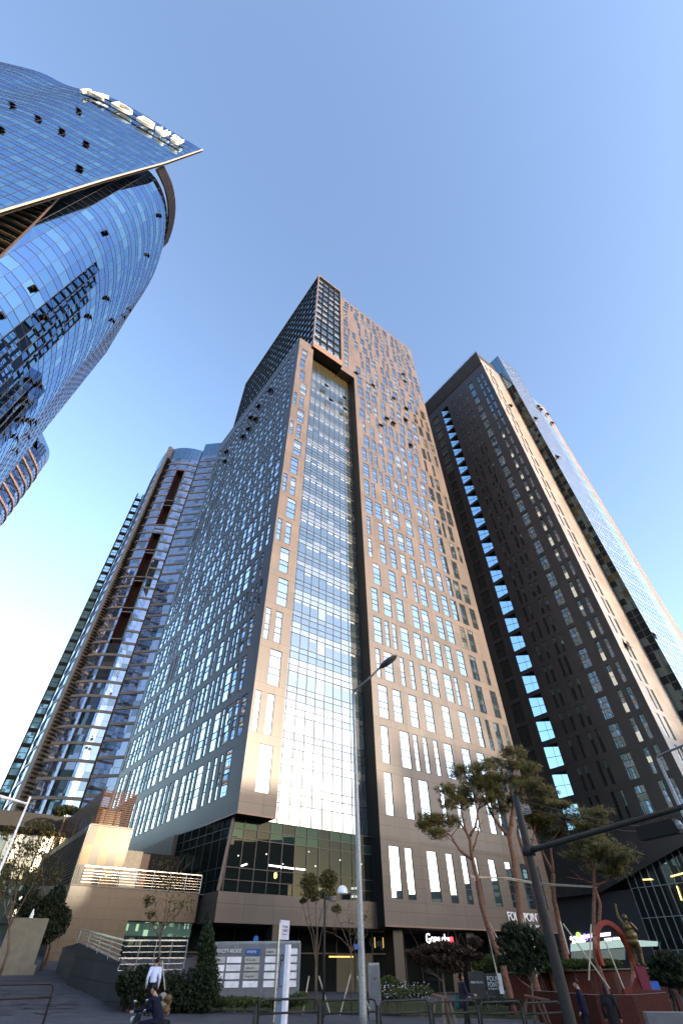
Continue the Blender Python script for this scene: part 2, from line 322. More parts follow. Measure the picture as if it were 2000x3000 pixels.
# ================================================================ CENTRAL TOWER
def central_tower():
    T=thing('office_tower',O1,'tall brown granite tower in the centre with a dark gridded box at the top','building')
    D=UU; NN=-VV; ws=[]; wm=[M['frame'],M['g1'],M['g3'],M['g2'],M['gl'],glass('side_sky_glass',(.03,.045,.05),.88,(.85,.96,1))]
    def cols(s0,s1,gaps,wds,rng):
        out=[]; s=s0
        while True:
            wd=rng.choice(wds); 
            if s+wd>s1: break
            out.append((s,s+wd)); s+=wd+rng.choice(gaps)
        return out
    def rowmats(rng):
        r=rng.random(); return (1,2,1,1) if r<.5 else (1,2,3,1) if r<.75 else (3,2,3,3) if r<.86 else (1,2,1,3)
    rng=random.Random(3)
    # strip at the left of the front
    mb=MB(); rows=[]
    for k in range(18):
        zb=Z0+FL*k; 
        if k in(0,2,4,5,7,9,10,12,14): c=[(1.35,2.75)] if k%4!=1 else [(1.2,2.5)]
        else: c=[(.25,.9),(1.55,2.4)]
        if k>=15: c=[(.7+.25*(k%2),1.9+.2*(k%2))]
        rows.append((zb,zb+3.87,c))
    punched(mb,L(O1,0,0,0),D,NN,0,3.6,10.6,100.3,rows)
    # right wing
    rowsw=[]
    for k in range(28):
        zb=Z0+FL*k; st=15.95 if zb<98 else 12.3
        rowsw.append((zb,zb+3.87,cols(st+(rng.choice([0,0,.6]) if k else 0),39.4,[.6,.8,1.0,1.25,1.7],[.72,1.1,1.35,1.45],rng)))
    low=[r for r in rowsw if r[1]<98.8]; hi=[r for r in rowsw if r[0]>98.8]; mid=[r for r in rowsw if r[0]<=98.8<=r[1]]
    punched(mb,L(O1,0,0,0),D,NN,15,39.9,10.6,101.4,low+mid)
    for i,(zb,zt,c) in enumerate(rowsw):
        if zb>98.8: rowsw[i]=(zb,zt,[w_ for w_ in c if w_[1]<14.9 or w_[0]>15.1])
    hi=[r for r in rowsw if r[0]>98.8]
    punched(mb,L(O1,0,0,0),D,NN,11.2,15,98.8,145,[(a,b,[w_ for w_ in c if w_[1]<14.95]) for a,b,c in hi])
    punched(mb,L(O1,0,0,0),D,NN,15,39.9,101.4,145,[(a,b,[w_ for w_ in c if w_[0]>15.05]) for a,b,c in hi])
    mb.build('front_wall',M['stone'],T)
    # wall below the rows: tall windows of the lower storey
    mb=MB(); lowr=[(6.0,9.88,[(15.95,17.3),(17.95,18.95),(20.85,22.25),(23.5,24.5),(25.7,26.6),(27.3,28.2),(29.9,31.0),(32.6,33.6),(35.2,36.4),(37.6,38.6)])]
    punched(mb,L(O1,0,0,0),D,NN,15,39.9,4.2,10.6,lowr); mb.build('lower_wall',M['stone_low'],T)
    for zb,zt,c in rows+rowsw+lowr:
        for a,b in c:
            mm=rowmats(rng); P=L(O1,0,0,0)
            if zb<10: mm=(1,1,1,1)
            lp=rng.choice([0,.02,-.03]) if (rng.random()<.7 and zb>10) else None
            def fn(mb,a=a,b=b,zb=zb,zt=zt,mm=mm,lp=lp): window_mb(mb,L(O1,0,0,0),D,NN,a,b,zb,zt,.06,mats=mm,lamp=lp)
            ws.append((vis(L(O1,a,0,zb),(b-a)),fn))
    # left side wall, slightly skewed plan
    P0=L(O1,0,0,0); P1=L(O1,-1.5,37.3,0); DS=(P0-P1).normalized(); NS=Vector((DS.y,-DS.x,0)); 
    if NS.dot(-UU)<0: NS=-NS
    LS=(P1-P0).length; mb=MB(); rows=[]
    for k in range(18):
        zb=Z0+FL*k; rows.append((zb,zb+3.87,cols(.6+rng.choice([0,.5,.9]),LS-.9,[.35,.45,.6,.8],[.55,.65,.85,1.1,1.35],rng)))
    punched(mb,P1,DS,NS,0,LS,10.6,100.3,rows); mb.build('side_wall',M['stone_shaded'],T)
    for zb,zt,c in rows:
        for a,b in c:
            mm=rowmats(rng)
            mm=tuple(5 if x in(1,3) else x for x in mm)
            def fn(mb,a=a,b=b,zb=zb,zt=zt,mm=mm): window_mb(mb,P1,DS,NS,a,b,zb,zt,.06,mats=mm)
            pp=P1+DS*a; ws.append((vis((pp.x,pp.y,zb),(b-a)*.55),fn))
    flush_windows(ws,T,wm)
    # core, roofs, reveal walls, soffits
    mb=MB()
    mb.lbox(O1,15.02,.3,5,39.88,37,144.9)         # body behind the wing
    mb.lbox(O1,.02,2.2,10.7,15,37,98.9)
    mb.poly([L(O1,0,0,100.3),L(O1,3.6,0,100.3),L(O1,3.6,37,100.3),L(O1,-1.5,37.3,100.3)])
    mb.poly([L(O1,39.9,0,4.2),L(O1,39.9,37,4.2),L(O1,39.9,37,145),L(O1,39.9,0,145)],0,[(0,4),(37,4),(37,145),(0,145)])
    mb.poly([L(O1,11.2,0,98.8),L(O1,15,0,98.8),L(O1,15,2.2,98.8),L(O1,11.2,2.2,98.8)])
    mb.poly([L(O1,11.2,0,145),L(O1,39.9,0,145),L(O1,39.9,37,145),L(O1,11.2,37,145)])
    mb.poly([L(O1,-1.5,37.3,4),L(O1,15,37.3,4),L(O1,15,37.3,100.3),L(O1,-1.5,37.3,100.3)])
    mb.lbox(O1,4,15,0,39,36,5)                    # ground floor core
    mb.build('core',plain('dark_core',(.05,.045,.045),.7),T)
    mb=MB()
    mb.poly([L(O1,15,0,4.2),L(O1,15,0,98.8),L(O1,15,1.9,98.8),L(O1,15,1.9,4.2)],0,[(0,4.2),(0,98.8),(1.2,98.8),(1.2,4.2)])
    mb.poly([L(O1,3.6,0,10.6),L(O1,3.6,0,100.3),L(O1,3.6,1.9,100.3),L(O1,3.6,1.9,10.6)],0,[(0,4.2),(0,98.8),(1.2,98.8),(1.2,4.2)])
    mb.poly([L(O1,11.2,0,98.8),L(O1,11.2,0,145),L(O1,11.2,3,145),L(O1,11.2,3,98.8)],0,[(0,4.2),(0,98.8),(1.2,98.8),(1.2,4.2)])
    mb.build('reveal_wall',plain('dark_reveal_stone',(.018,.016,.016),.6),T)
    mb=MB()
    P=[L(O1,0,0,10.6),L(O1,3.6,0,10.6),L(O1,3.6,1.9,10.6),L(O1,15,1.9,10.6),L(O1,15,37,10.6),L(O1,-1.5,37.3,10.6)]
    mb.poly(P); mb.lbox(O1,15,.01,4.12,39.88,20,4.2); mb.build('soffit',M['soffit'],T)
    mb=MB(); mb.bar(L(O1,0,-.03,10.62),L(O1,3.6,-.03,10.62),.06,.1); mb.bar(L(O1,-.03,0,10.62),L(O1,-1.53,37.3,10.62),.06,.1); mb.bar(L(O1,15,-.03,4.2),L(O1,39.9,-.03,4.2),.06,.1)
    mb.build('drip_edge',M['bronze'],T)
    # parapets
    mb=MB(); mb.bar(L(O1,0,.15,100.45),L(O1,3.6,.15,100.45),.3,.3); mb.bar(L(O1,.1,0.3,100.45),L(O1,-1.4,37.3,100.45),.3,.3); mb.build('parapet',M['stone'],T); mb=MB(); mb.bar(L(O1,11.2,.15,145.15),L(O1,39.9,.15,145.15),.3,.3)
    mb.build('parapet',M['stone'],T)
    # curtain glazing
    ss=[3.6+i*(11.4/9.5) for i in range(10)]+[15]; zs=[10.6]
    off=[0,.85,1.5,3.2,3.95]
    for k in range(19):
        for o in off:
            z=Z0+FL*k+o
            if z<98.6: zs.append(z)
    zs.append(98.8)
    rg=random.Random(11)
    def pick(i,k):
        b=(k-1)%5 if k else 2; fl=(k-1)//5
        if zs[k]>94.3: return 4
        if b==1: return 2
        if b==4: return 1 if (fl*7)%3 or rg.random()<.2 else 0
        if b==3: return 1 if rg.random()<.9 else 0
        if b==2: return 1 if (fl in(1,) and rg.random()<.9) or rg.random()<.05 else 0
        return 0 if rg.random()<.93 else 1
    mb=MB(); curtain(mb,L(O1,0,1.9,0),D,NN,ss,zs,pick,jit=.005); mb.build('curtain_glass',[glass('curtain_glass',(.03,.045,.055),.34,(.60,.74,.84)),glass('curtain_glass_pale',(.11,.13,.14),.40,(.66,.8,.88)),glass('curtain_glass_band',(.05,.07,.08),.34,(.62,.76,.85)),M['gl'],glass('transom_glass',(.03,.028,.014),.08,(.5,.5,.4))],T)
    mb=MB(); grid_bars(mb,L(O1,0,1.9,0),D,NN,ss,zs,.05,.045,.05); mb.build('curtain_mullions',M['frame'],T)
    mb=MB()
    for k in range(0,17):
        z=Z0+FL*k+2.78
        for i in range(9):
            if rg.random()<.12: continue
            mb.lbox(O1,ss[i]+.12,1.875,z,ss[i]+.95,1.89,z+.26)
    mb.build('ceiling_lights',M['gl'],T)
    # dark gridded box at the top
    BX=MB(); G=MB(); FR=MB(); zb,zt=101.9,146.7; nr=12; rh=(zt-zb)/nr
    bs=[3.3+i*1.9 for i in range(5)]; zr=[zb+i*rh for i in range(nr+1)]
    zz=sorted([z for z in zr]+[z+rh*.62 for z in zr[:-1]]+[z+rh*.22 for z in zr[:-1]])
    curtain(G,L(O1,0,-.1,0),D,NN,bs,zz,lambda i,k: 0 if k%3==0 else (1 if k%3==1 and rg.random()<.5 else 0),jit=.012)
    for s in bs: FR.lbox(O1,s-.07,-.42,zb,s+.07,-.1,zt)
    for z in zr: FR.lbox(O1,3.3,-.3,z-.14,10.95,-.1,z+.14)
    for z in zz: FR.lbox(O1,3.3,-.17,z-.03,10.95,-.1,z+.03)
    FR.lbox(O1,3.1,-.6,99.3,11.15,-.1,101.7,1); FR.lbox(O1,3.1,-.6,zt+.1,11.15,-.1,147.3,1); FR.lbox(O1,3.05,-.6,101.7,3.3,-.1,zt+.1,1); FR.lbox(O1,10.95,-.6,101.7,11.15,-.1,zt+.1,1)
    # side of the box
    q0=L(O1,3.1,-.1,0); q1=L(O1,2.3,44,0); ds=(q0-q1).normalized(); ns=Vector((ds.y,-ds.x,0)); 
    if ns.dot(-UU)<0: ns=-ns
    ls=(q1-q0).length; n=24; sl=[ls*i/n for i in range(n+1)]
    curtain(G,q1,ds,ns,sl,zz,lambda i,k: 0,rec=.22,jit=.012)
    for s in sl: FR.obox(q1+ds*s+ZZ*(zb+zt)/2-ns*.2,ds,ns,ZZ,.13,.18,(zt-zb)/2,0)
    for z in zr: FR.obox(q1+ds*ls/2+ZZ*z-ns*.2,ds,ns,ZZ,ls/2,.2,.28,0)
    FR.obox(q1+ds*ls/2+ZZ*100.6-ns*.2,ds,ns,ZZ,ls/2,.3,1.3,1); FR.obox(q1+ds*ls/2+ZZ*147.0-ns*.2,ds,ns,ZZ,ls/2,.3,.3,1)
    q2=L(O1,6,47.5,0); d2=(q1-q2).normalized(); n2=Vector((d2.y,-d2.x,0)); n2=n2 if n2.dot(-UU)>0 else -n2; l2=(q1-q2).length
    curtain(G,q2,d2,n2,[l2*i/3 for i in range(4)],zz,lambda i,k:0,rec=.3)
    for z in zr: FR.obox(q2+d2*l2/2+ZZ*z-n2*.2,d2,n2,ZZ,l2/2,.2,.36,0)
    for i in range(4): FR.obox(q2+d2*l2*i/3+ZZ*(zb+zt)/2-n2*.2,d2,n2,ZZ,.12,.2,(zt-zb)/2,0)
    G.build('upper_box_glass',[M['g1'],M['g2'],M['g4']],T); FR.build('upper_box_frame',[M['black'],M['bronze']],T)
    mb=MB(); mb.lbox(O1,3.6,.2,99.35,11.1,43,146.6); mb.lbox(O1,3.1,-.58,99.2,11.15,1.6,99.32); mb.lbox(O1,3.3,4,147,39,36,147.05)
    mb.build('upper_box_core',M['soffit'],T)
    # open casements
    for (x,y) in ((874/1,0),): pass
    z3=lambda x,y:(650+x/2.24,750+y/2.24)
    def onf(px,py,b):
        r=ray(px,py); t=((O1-CAM).dot(VV)+b)/r.dot(VV); return CAM+r*t
    for p in [(880,770),(990,850),(1125,935),(1187,778),(1198,822),(1210,1000),(1083,1065),(1125,1095),(1043,1112),(1205,1075),(1237,1240)]:
        open_vent(T,onf(*z3(*p),0)-VV*.02+ZZ*.4,D,NN,1.1,1.0,m=M['frame'])
    for p in [(685,850),(803,928),(714,945),(807,1003)]:
        open_vent(T,onf(*z3(*p),1.25)-VV*.02+ZZ*.3,D,NN,1.1,.9,m=M['frame'])
    pn=NS
    for p in [(316,885),(240,990),(190,1065),(222,1075),(175,1140),(140,1188),(28,1290),(20,1350)]:
        r=ray(*z3(*p)); t=(P0-CAM).dot(pn)/r.dot(pn); open_vent(T,CAM+r*t+pn*.02+ZZ*.6,DS,NS,1.2,1.2,m=M['frame'])
    # ---- restaurant level and podium
    a0=.2; mb=MB(); ss=[a0+i*1.24 for i in range(12)]+[15]; zs=[5.8,6.55,7.3,9.2,9.85,10.58]
    curtain(mb,L(O1,0,1.3,0),D,NN,ss,zs,lambda i,k: 1 if k>=3 and rg.random()<.55 else (2 if rg.random()<.12 and k==0 else 0))
    sd=[i*1.3 for i in range(8)]; PS=L(O1,a0-.9,10.4,0); dS=(L(O1,a0,1.3,0)-PS).normalized(); nS=Vector((dS.y,-dS.x,0)); nS=nS if nS.dot(-UU)>0 else -nS
    lS=(L(O1,a0,1.3,0)-PS).length
    curtain(mb,PS,dS,nS,[lS*i/7 for i in range(8)],zs,lambda i,k:0)
    mb.build('restaurant_glass',[M['g5'],glass('green_edge_glass',(.012,.03,.026),.0,(.15,.26,.23)),glass('restaurant_lit_glass',(.16,.15,.08),.0,(.16,.2,.2),emit=.02)],T)
    mb=MB(); grid_bars(mb,L(O1,0,1.3,0),D,NN,ss,zs,.06,.05,.06); grid_bars(mb,PS,dS,nS,[lS*i/7 for i in range(8)],zs,.05,.05,.05)
    mb.build('restaurant_mullions',M['frame'],T)
    mb=MB(); mb.bar(L(O1,a0-.35,1.15,5.8),L(O1,a0+.15,1.2,10.6),.22,.3); mb.build('corner_post',M['bronze'],T)
    lit=MB()
    for (x0,y0,x1,y1) in [(788,2535,827,2540),(831,2541,861,2545),(866,2545,894,2548)]:
        p=onf(x0,y0,1.2); q=onf(x1,y1,1.2); lit.bar(p,q,.02,.09)
    lit.build('restaurant_light',M['gl'],T) if 0 else None
    p=onf(707,2537,1.2); q=onf(724,2531,1.2); lit.bar(p,q,.02,.09)
    wl_=plain('warm_white_light',(1,1,1),emit=(1,.95,.85),es=1.2); lit.build('restaurant_light',wl_,T)
    for _ in range(9):
        p=L(O1,random.uniform(.8,14),1.22,random.uniform(7.5,9.3)); d_=MB(); d_.obox(p,UU,VV,ZZ,.03,.01,.025); d_.build('spotlight',wl_,T)
    mb=MB(); p=onf(807,2565,1.2); mb.ball(p,.13,.05,.2); mb.build('yellow_lamp',plain('yellow_light',(1,.8,.1),emit=(1,.8,.12),es=1.3),T)
    mb=MB()
    mb.poly([L(O1,-.2,1.0,4.05),L(O1,15,1.0,4.05),L(O1,15,1.0,5.8),L(O1,-.2,1.0,5.8)],0,[(0,4.1),(15.2,4.1),(15.2,5.8),(0,5.8)])
    mb.poly([L(O1,-.9,6.5,4.05),L(O1,-.2,1.0,4.05),L(O1,-.2,1.0,5.8),L(O1,-.9,6.5,5.8)],0,[(0,4.1),(5.5,4.1),(5.5,5.8),(0,5.8)])
    mb.poly([L(O1,-.2,1.0,5.8),L(O1,15,1.0,5.8),L(O1,15,1.35,5.8),L(O1,-.2,1.35,5.8)])
    mb.poly([L(O1,-.2,1.0,4.05),L(O1,15,1.0,4.05),L(O1,15,15,4.05),L(O1,-.9,15,4.05)])
    mb.build('podium_wall',M['stone_low'],T)
    mb=MB(); mb.lbox(O1,-1.1,10.4,4,8,36,10.55); mb.build('dark_lower_wall',plain('dark_granite',(.07,.058,.052),.5),T)
    # ground floor: glass line set back, columns, doors
    mb=MB(); ss=[-.5+i*2.0 for i in range(21)]; zs=[.0,2.6,4.1]
    curtain(mb,L(O1,0,5,0),D,NN,ss,zs,lambda i,k: 1 if (i in (7,8,14,15) and k==0) else 0); mb.build('shopfront_glass',[M['g5'],glass('shop_lit_glass',(.06,.05,.03),.0,(.16,.2,.2),emit=.008)],T)
    mb=MB(); grid_bars(mb,L(O1,0,5,0),D,NN,ss,zs,.08,.08,.06); mb.build('shopfront_frame',M['frame'],T)
    for a in (4.6,16.6,25.8,34.5):
        mb=MB(); mb.lbox(O1,a,.9,0,a+1.1,2.0,4.05); mb.build('column',M['stone_low'],T)
    mb=MB()
    for a,z,wd in ((12.6,2.35,2.6),(22.5,2.3,1.4)): mb.lbox(O1,a,4.8,z,a+wd,4.85,z+.10)
    for a in (17.7,18.7,19.6): mb.lbox(O1,a,4.8,3.0,a+.05,4.84,3.7)
    mb.build('lobby_light',plain('amber_light',(1,.7,.2),emit=(1,.66,.16),es=.22),T)
    mb=MB(); mb.lbox(O1,17.75,3.0,1.0,18.45,3.05,2.6); mb.build('poster',plain('pale_blue_poster',(.35,.5,.6),emit=(.5,.75,.9),es=.25),T)
    # signs on the tower
    P=onf(1245,2764,1.0); t=text('Gong cha',plain('lit_white_letters',(1,1,1),emit=(.95,.95,1),es=.9),T,L(O1,20.5,.95,3.22),UU,ZZ,.95,.015,'shop_sign',width=3.0)
    mb=MB(); mb.lbox(O1,23.55,.9,3.2,23.95,.95,3.68); mb.build('shop_emblem',plain('lit_red',(1,.02,.02),emit=(1,.03,.05),es=.9),T)
    wl=plain('white_letters',(.85,.82,.78),.4)
    text('FOUR POINTS',wl,T,L(O1,31.2,-.1,5.0),UU,ZZ,.95,.05,'hotel_sign',width=5.6)
    text('BY SHERATON',wl,T,L(O1,34.2,-.1,4.45),UU,ZZ,.42,.04,'hotel_sign',width=2.7)
    return T
central_tower()

# ================================================================ RIGHT TOWER
def right_tower():
    T=thing('office_tower',O2,'granite tower at the right edge with a shaded side, a sunlit front and a glass fin','building')
    dk=panel_stone('granite_in_shade',(.026,.020,.021),2.6,[0,3.4],4.2,24.65,rough=.42)  # side in shade: the shade is put into the stone colour
    lt=panel_stone('sunlit_granite',(.20,.19,.195),1.7,[0,3.4],4.2,24.65,rough=.33)  # sunlit front: the brightness is put into the stone colour
    P=L(O2,0,30,0); D=-VV; NN=-UU; LEN=30
    mb=MB(); ws=[]; rows=[]; rg=random.Random(5); bays=[]
    gm=[M['frame'],M['g4'],glass('green_dark_glass',(.03,.05,.05),.25,(.6,.8,.85)),glass('blue_dark_glass',(.03,.06,.09),.35,(.6,.8,.95)),glass('lit_glass',(.35,.27,.12),.2,emit=.12),glass('beige_blind_glass',(.13,.12,.11),.25),M['frame']]
    for k in range(-2,26):
        zb=24.65+4.2*k; c=[]
        for b0,b1,t in ((1.3,1.98,'n'),(2.8,3.5,'l'),(5.4,6.95,'w'),(8.6+.5*(k%2),9.2+.5*(k%2),'n'),(9.9+.4*(k%2),10.5+.4*(k%2),'n'),(12.0+.4*((k//2)%2),12.6+.4*((k//2)%2),'n'),(13.6,14.2,'n'),(20.6,22.9,'d'),(25,26.2,'n')):
            s0,s1=LEN-b1,LEN-b0; c.append((s0,s1))
            if t=='w': mm=rg.choice([(3,3,3),(2,3,2),(3,2,3)]);bd=[(0,.45),(.45,.72),(.72,1)]
            elif t=='l': mm=(4 if -1<k<19 and rg.random()<.8 else 5,4 if rg.random()<.4 and k<14 else 5,2); bd=[(0,.42),(.42,.66),(.66,1)]
            elif t=='d': mm=(1,1); bd=[(0,.5),(.5,1)]
            else: mm=(5,5,2) if b0<2 else rg.choice([(1,1,2),(1,2,2),(1,1,1)]); bd=[(0,.42),(.42,.66),(.66,1)]
            if k>18: mm=tuple(3 if rg.random()<.7 else 2 for _ in mm)
            def fn(mb,s0=s0,s1=s1,zb=zb,mm=mm,bd=bd,cc=2 if t=='d' else 1): window_mb(mb,P,D,NN,s0,s1,zb,zb+3.4,.15,bands=bd,mats=mm,cols=cc)
            pp=P+D*s0; ws.append((vis((pp.x,pp.y,zb),s1-s0),fn))
        bays.append(zb); c.append((LEN-18.8,LEN-16.1)); rows.append((zb,zb+3.4,c))
    punched(mb,P,D,NN,0,LEN,13.5,137.1,rows); 
    # lower edge slopes
    q=lambda b,z: L(O2,0,b,z)
    for b0,b1,z0,z1 in ((0,4,12.9,12.3),(4,17,12.3,8.8),(17,30,8.8,8.8)):
        mb.poly([q(b1,z1),q(b0,z0),q(b0,13.5),q(b1,13.5)],0,[(LEN-b1,z1),(LEN-b0,z0),(LEN-b0,13.5),(LEN-b1,13.5)])
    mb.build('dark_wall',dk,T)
    # deep bays with glass turned out of the wall
    for i,zb in enumerate(bays):
        b=MB(); A=L(O2,0,18.8,0); B=L(O2,1.2,16.1,0)
        dd=(B-A).normalized(); nn=Vector((dd.y,-dd.x,0)); nn=nn if nn.dot(-UU)>0 else -nn; l=(B-A).length
        window_mb(b,A,dd,nn,0,l,zb,zb+3.4,.06,bands=[(0,.5),(.5,1)],mats=(1,1),cols=2,fr=.05)
        C=L(O2,0,16.1,0)
        b.poly([C+ZZ*zb,B+ZZ*zb,B+ZZ*(zb+3.4),C+ZZ*(zb+3.4)],2); b.poly([A+ZZ*(zb+3.39),B+ZZ*(zb+3.39),C+ZZ*(zb+3.39)],2); b.poly([A+ZZ*(zb+.01),B+ZZ*(zb+.01),C+ZZ*(zb+.01)],2)
        b.build('bay_window',[M['frame'],glass('bay_sky_glass',(.03,.07,.12),.9,(.55,.82,1)),M['soffit']],T)
    flush_windows(ws,T,gm,keep=100)
    # pale front
    mb=MB(); ws2=[]; rows=[]
    for k in range(-2,27):
        zb=24.65+4.2*k; sh=.8*(k%2); rows.append((zb,zb+3.4,[(1.4+sh,2.1+sh),(3.2+sh*.5,4.1+sh*.5)]))
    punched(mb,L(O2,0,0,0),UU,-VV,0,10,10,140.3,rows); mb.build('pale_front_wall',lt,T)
    rest=MB()
    for zb,zt,c in rows:
        for a,b in c: window_mb(rest,L(O2,0,0,0),UU,-VV,a,b,zb,zt,.1,bands=[(0,.42),(.42,.66),(.66,1)],mats=(1,1,1))
    tag(rest.build('front_window',[M['frame'],M['g2']],T),kind='stuff')
    # roof screen
    mb=MB(); mb.lbox(O2,-.12,0,137.1,.3,30,145); mb.lbox(O2,.3,.05,140.3,8,.5,144.2)
    mb.build('roof_screen',plain('dark_roof_screen',(.035,.028,.026),.6),T)
    mb=MB()
    for b in range(0,30,5): mb.lbox(O2,-.2,b+.1,137.2,-.12,b+.2,145)
    for i in range(30): mb.lbox(O2,-.16,i,138+i%2,-.12,i+.9,138.06+i%2)
    for i in range(12): mb.bar(L(O2,.1,i*2.5,145),L(O2,.1,i*2.5,146),.05)
    mb.bar(L(O2,.1,0,146),L(O2,.1,30,146),.05)
    mb.build('roof_rail',M['frame'],T)
    mb=MB(); mb.lbox(O2,1.4,.3,13.5,30,30,140.2); mb.lbox(O2,-.1+3,3,0,30,30,13.6); mb.build('core',M['soffit'],T)
    # glass fin
    G=MB(); FR=MB(); zs=[12+1.4*i for i in range(100)]; zs=[z for z in zs if z<150]+[150.2]
    A=L(O2,10,6,0); ss=[0,1.2,2.4,3.6,4.8,6,7.2,8.4]
    gg=lambda i,k: (1 if rg.random()<.35 else 2 if rg.random()<.3 and 25<k<80 else 0) if k<85 else 4
    curtain(G,A,-VV,-UU,ss,zs,gg); grid_bars(FR,A,-VV,-UU,ss,zs,.06,.06,.05)
    B=L(O2,10,-2.4,0); ss2=[i*1.25 for i in range(9)]
    rp=lambda i,k: 3 if k%3==1 or rg.random()<.1 else 5
    curtain(G,B,UU,-VV,ss2,zs,rp); grid_bars(FR,B,UU,-VV,ss2,zs,.05,.05,.03)
    zs3=[z for z in zs if z<133]+[133]
    curtain(G,B,UU,-VV,[10,11.3,12.6,13.9],zs3,rp); 
    FR.lbox(O2,9.97,-2.38,150.2,20,6,150.35); 
    G.build('fin_glass',[M['g5'],glass('green_shade_glass',(.02,.035,.033),.05,(.5,.65,.65)),glass('amber_interior_glass',(.045,.035,.012),.0,(.4,.45,.4)),glass('fin_pale_glass',(.3,.33,.34),.75,(.9,.97,1)),M['k2'],glass('fin_sky_glass',(.2,.23,.25),.8,(.88,.96,1))],T); FR.build('fin_mullions',M['kframe'],T)
    mb=MB(); mb.poly([L(O2,23.9,-2.4,12),L(O2,27,-2.4,12),L(O2,27,-2.4,133),L(O2,23.9,-2.4,133)],0,[(0,12),(3,12),(3,133),(0,133)])
    mb.build('end_wall',panel_stone('pink_granite',(.13,.11,.108),1.7,[0,3.4],4.2,24.65,rough=.5),T)
    mb=MB(); mb.lbox(O2,10.2,-2.2,12,19.8,5.9,150); mb.lbox(O2,19.8,-2.2,12,26.8,5.9,132.9); mb.build('fin_core',M['soffit'],T)
    p1=lambda x,y:(1340+x/5.2267,1010+y/5.2267); p2=lambda x,y:(1680+x/4.9,1800+y/4.9)
    def onp(px,b):
        r=ray(*px); t=((O2-CAM).dot(VV)+b)/r.dot(VV); return CAM+r*t
    for px,b in ((p1(805,935),0),(p1(1230,945),-2.4),(p1(1270,990),-2.4),(p1(1365,1065),-2.4),(p1(1440,1200),-2.4),(p1(1190,1130),-2.4),(p1(1520,1720),-2.4),(p2(1150,300),-2.4),(p2(740,440),0)):
        open_vent(T,onp(px,b)-VV*.03+ZZ*.5,UU,-VV,1.2,1.3,m=M['frame'])
    # base: glass hall under the slanted edge, black stone wall with lit shop
    G=MB(); FR=MB(); D=-VV
    ss=[i*1.0 for i in range(17)]; zs=[0,3,6,9,12.8]
    curtain(G,L(O2,1.2,13,0),D,-UU,ss,zs,lambda i,k:1 if rg.random()<.3 else 0); grid_bars(FR,L(O2,1.2,13,0),D,-UU,ss,zs,.1,.08,.1)
    G.build('hall_glass',[M['g4'],gm[2]],T); FR.build('hall_mullions',M['steel'],T)
    mb=MB(); mb.lbox(O2,.9,13,0,1.6,30,8.9); mb.lbox(O2,-.5,0,12.95,2,17,13.0) if 0 else None; mb.build('black_lower_wall',plain('black_stone',(.035,.033,.038),.55),T)
    def onA(px,py,a):
        r=ray(px,py); t=((O2-CAM).dot(UU)+a)/r.dot(UU); return CAM+r*t
    lit=MB()
    for x0,y0,x1,y1 in ((1882,2577,1908,2576),(1963,2568,2000,2558),(1981,2596,1995,2638)):
        lit.bar(onA(x0,y0,1.0),onA(x1,y1,1.0),.08,.12)
    lit.build('hall_light',plain('yellow_strip_light',(1,.7,.2),emit=(1,.68,.2),es=.8),T)
    # shop on the plaza level
    sp=MB()
    def quad(m,*ps): 
        sp.poly([onA(x,y,.8) for x,y in ps],m)
    quad(0,(1668,2744),(1787,2731),(1787,2741),(1668,2754))
    quad(1,(1675,2756),(1712,2753),(1712,2760),(1675,2763)); quad(1,(1768,2750),(1790,2748),(1790,2755),(1768,2757)); quad(1,(1794,2747),(1824,2745),(1824,2751),(1794,2753))
    quad(2,(1670,2764),(1830,2752),(1925,2758),(1925,2772),(1830,2775),(1670,2788)); quad(3,(1672,2789),(1830,2778),(1830,2812),(1672,2815))
    sp.build('shop_front',[plain('lit_purple_white',(.7,.6,.9),emit=(.75,.65,1),es=.7),plain('lit_tube',(.9,1,.95),emit=(.85,1,.95),es=1.6),plain('shop_interior',(.3,.36,.34),emit=(.5,.65,.58),es=.16),plain('shop_shelves',(.12,.14,.13),emit=(.5,.6,.5),es=.04)],T)
    em=MB()
    for x in (1693,1739): em.ball(onA(x,2739,.6),.35,.2,.3)
    em.build('shop_sign_dot',plain('lit_green',(.3,.8,.1),emit=(.35,.8,.1),es=.4),T)
    text('C·X',plain('lit_violet',(.3,.1,.9),emit=(.3,.12,1),es=.7),T,onA(1708,2756,.55),(onA(1760,2748,.55)-onA(1708,2756,.55))*Vector((1,1,0)),ZZ,1.0,.04,'shop_sign')
    T.location=CAM+(Vector(T.location)-CAM)*.93; T.scale=(.93,)*3
    return T
right_tower()

# ================================================================ BLUE GLASS TOWER (upper left)
def spline(pts,n):
    out=[]; P=[Vector((*p,0)) for p in pts]
    for i in range(len(P)-1):
        p0=P[max(i-1,0)];p1=P[i];p2=P[i+1];p3=P[min(i+2,len(P)-1)]
        for k in range(n):
            t=k/n; out.append(.5*((2*p1)+(p2-p0)*t+(2*p0-5*p1+4*p2-p3)*t*t+(3*p1-p0-3*p2+p3)*t**3))
    out.append(P[-1]); return out
def resample(pl,step):
    L_=[0]
    for i in range(1,len(pl)): L_.append(L_[-1]+(pl[i]-pl[i-1]).length)
    n=max(1,round(L_[-1]/step)); res=[]; j=0
    for k in range(n+1):
        s=L_[-1]*k/n
        while j<len(L_)-2 and L_[j+1]<s: j+=1
        t=(s-L_[j])/max(1e-9,L_[j+1]-L_[j]); res.append(pl[j].lerp(pl[j+1],min(1,t)))
    return res
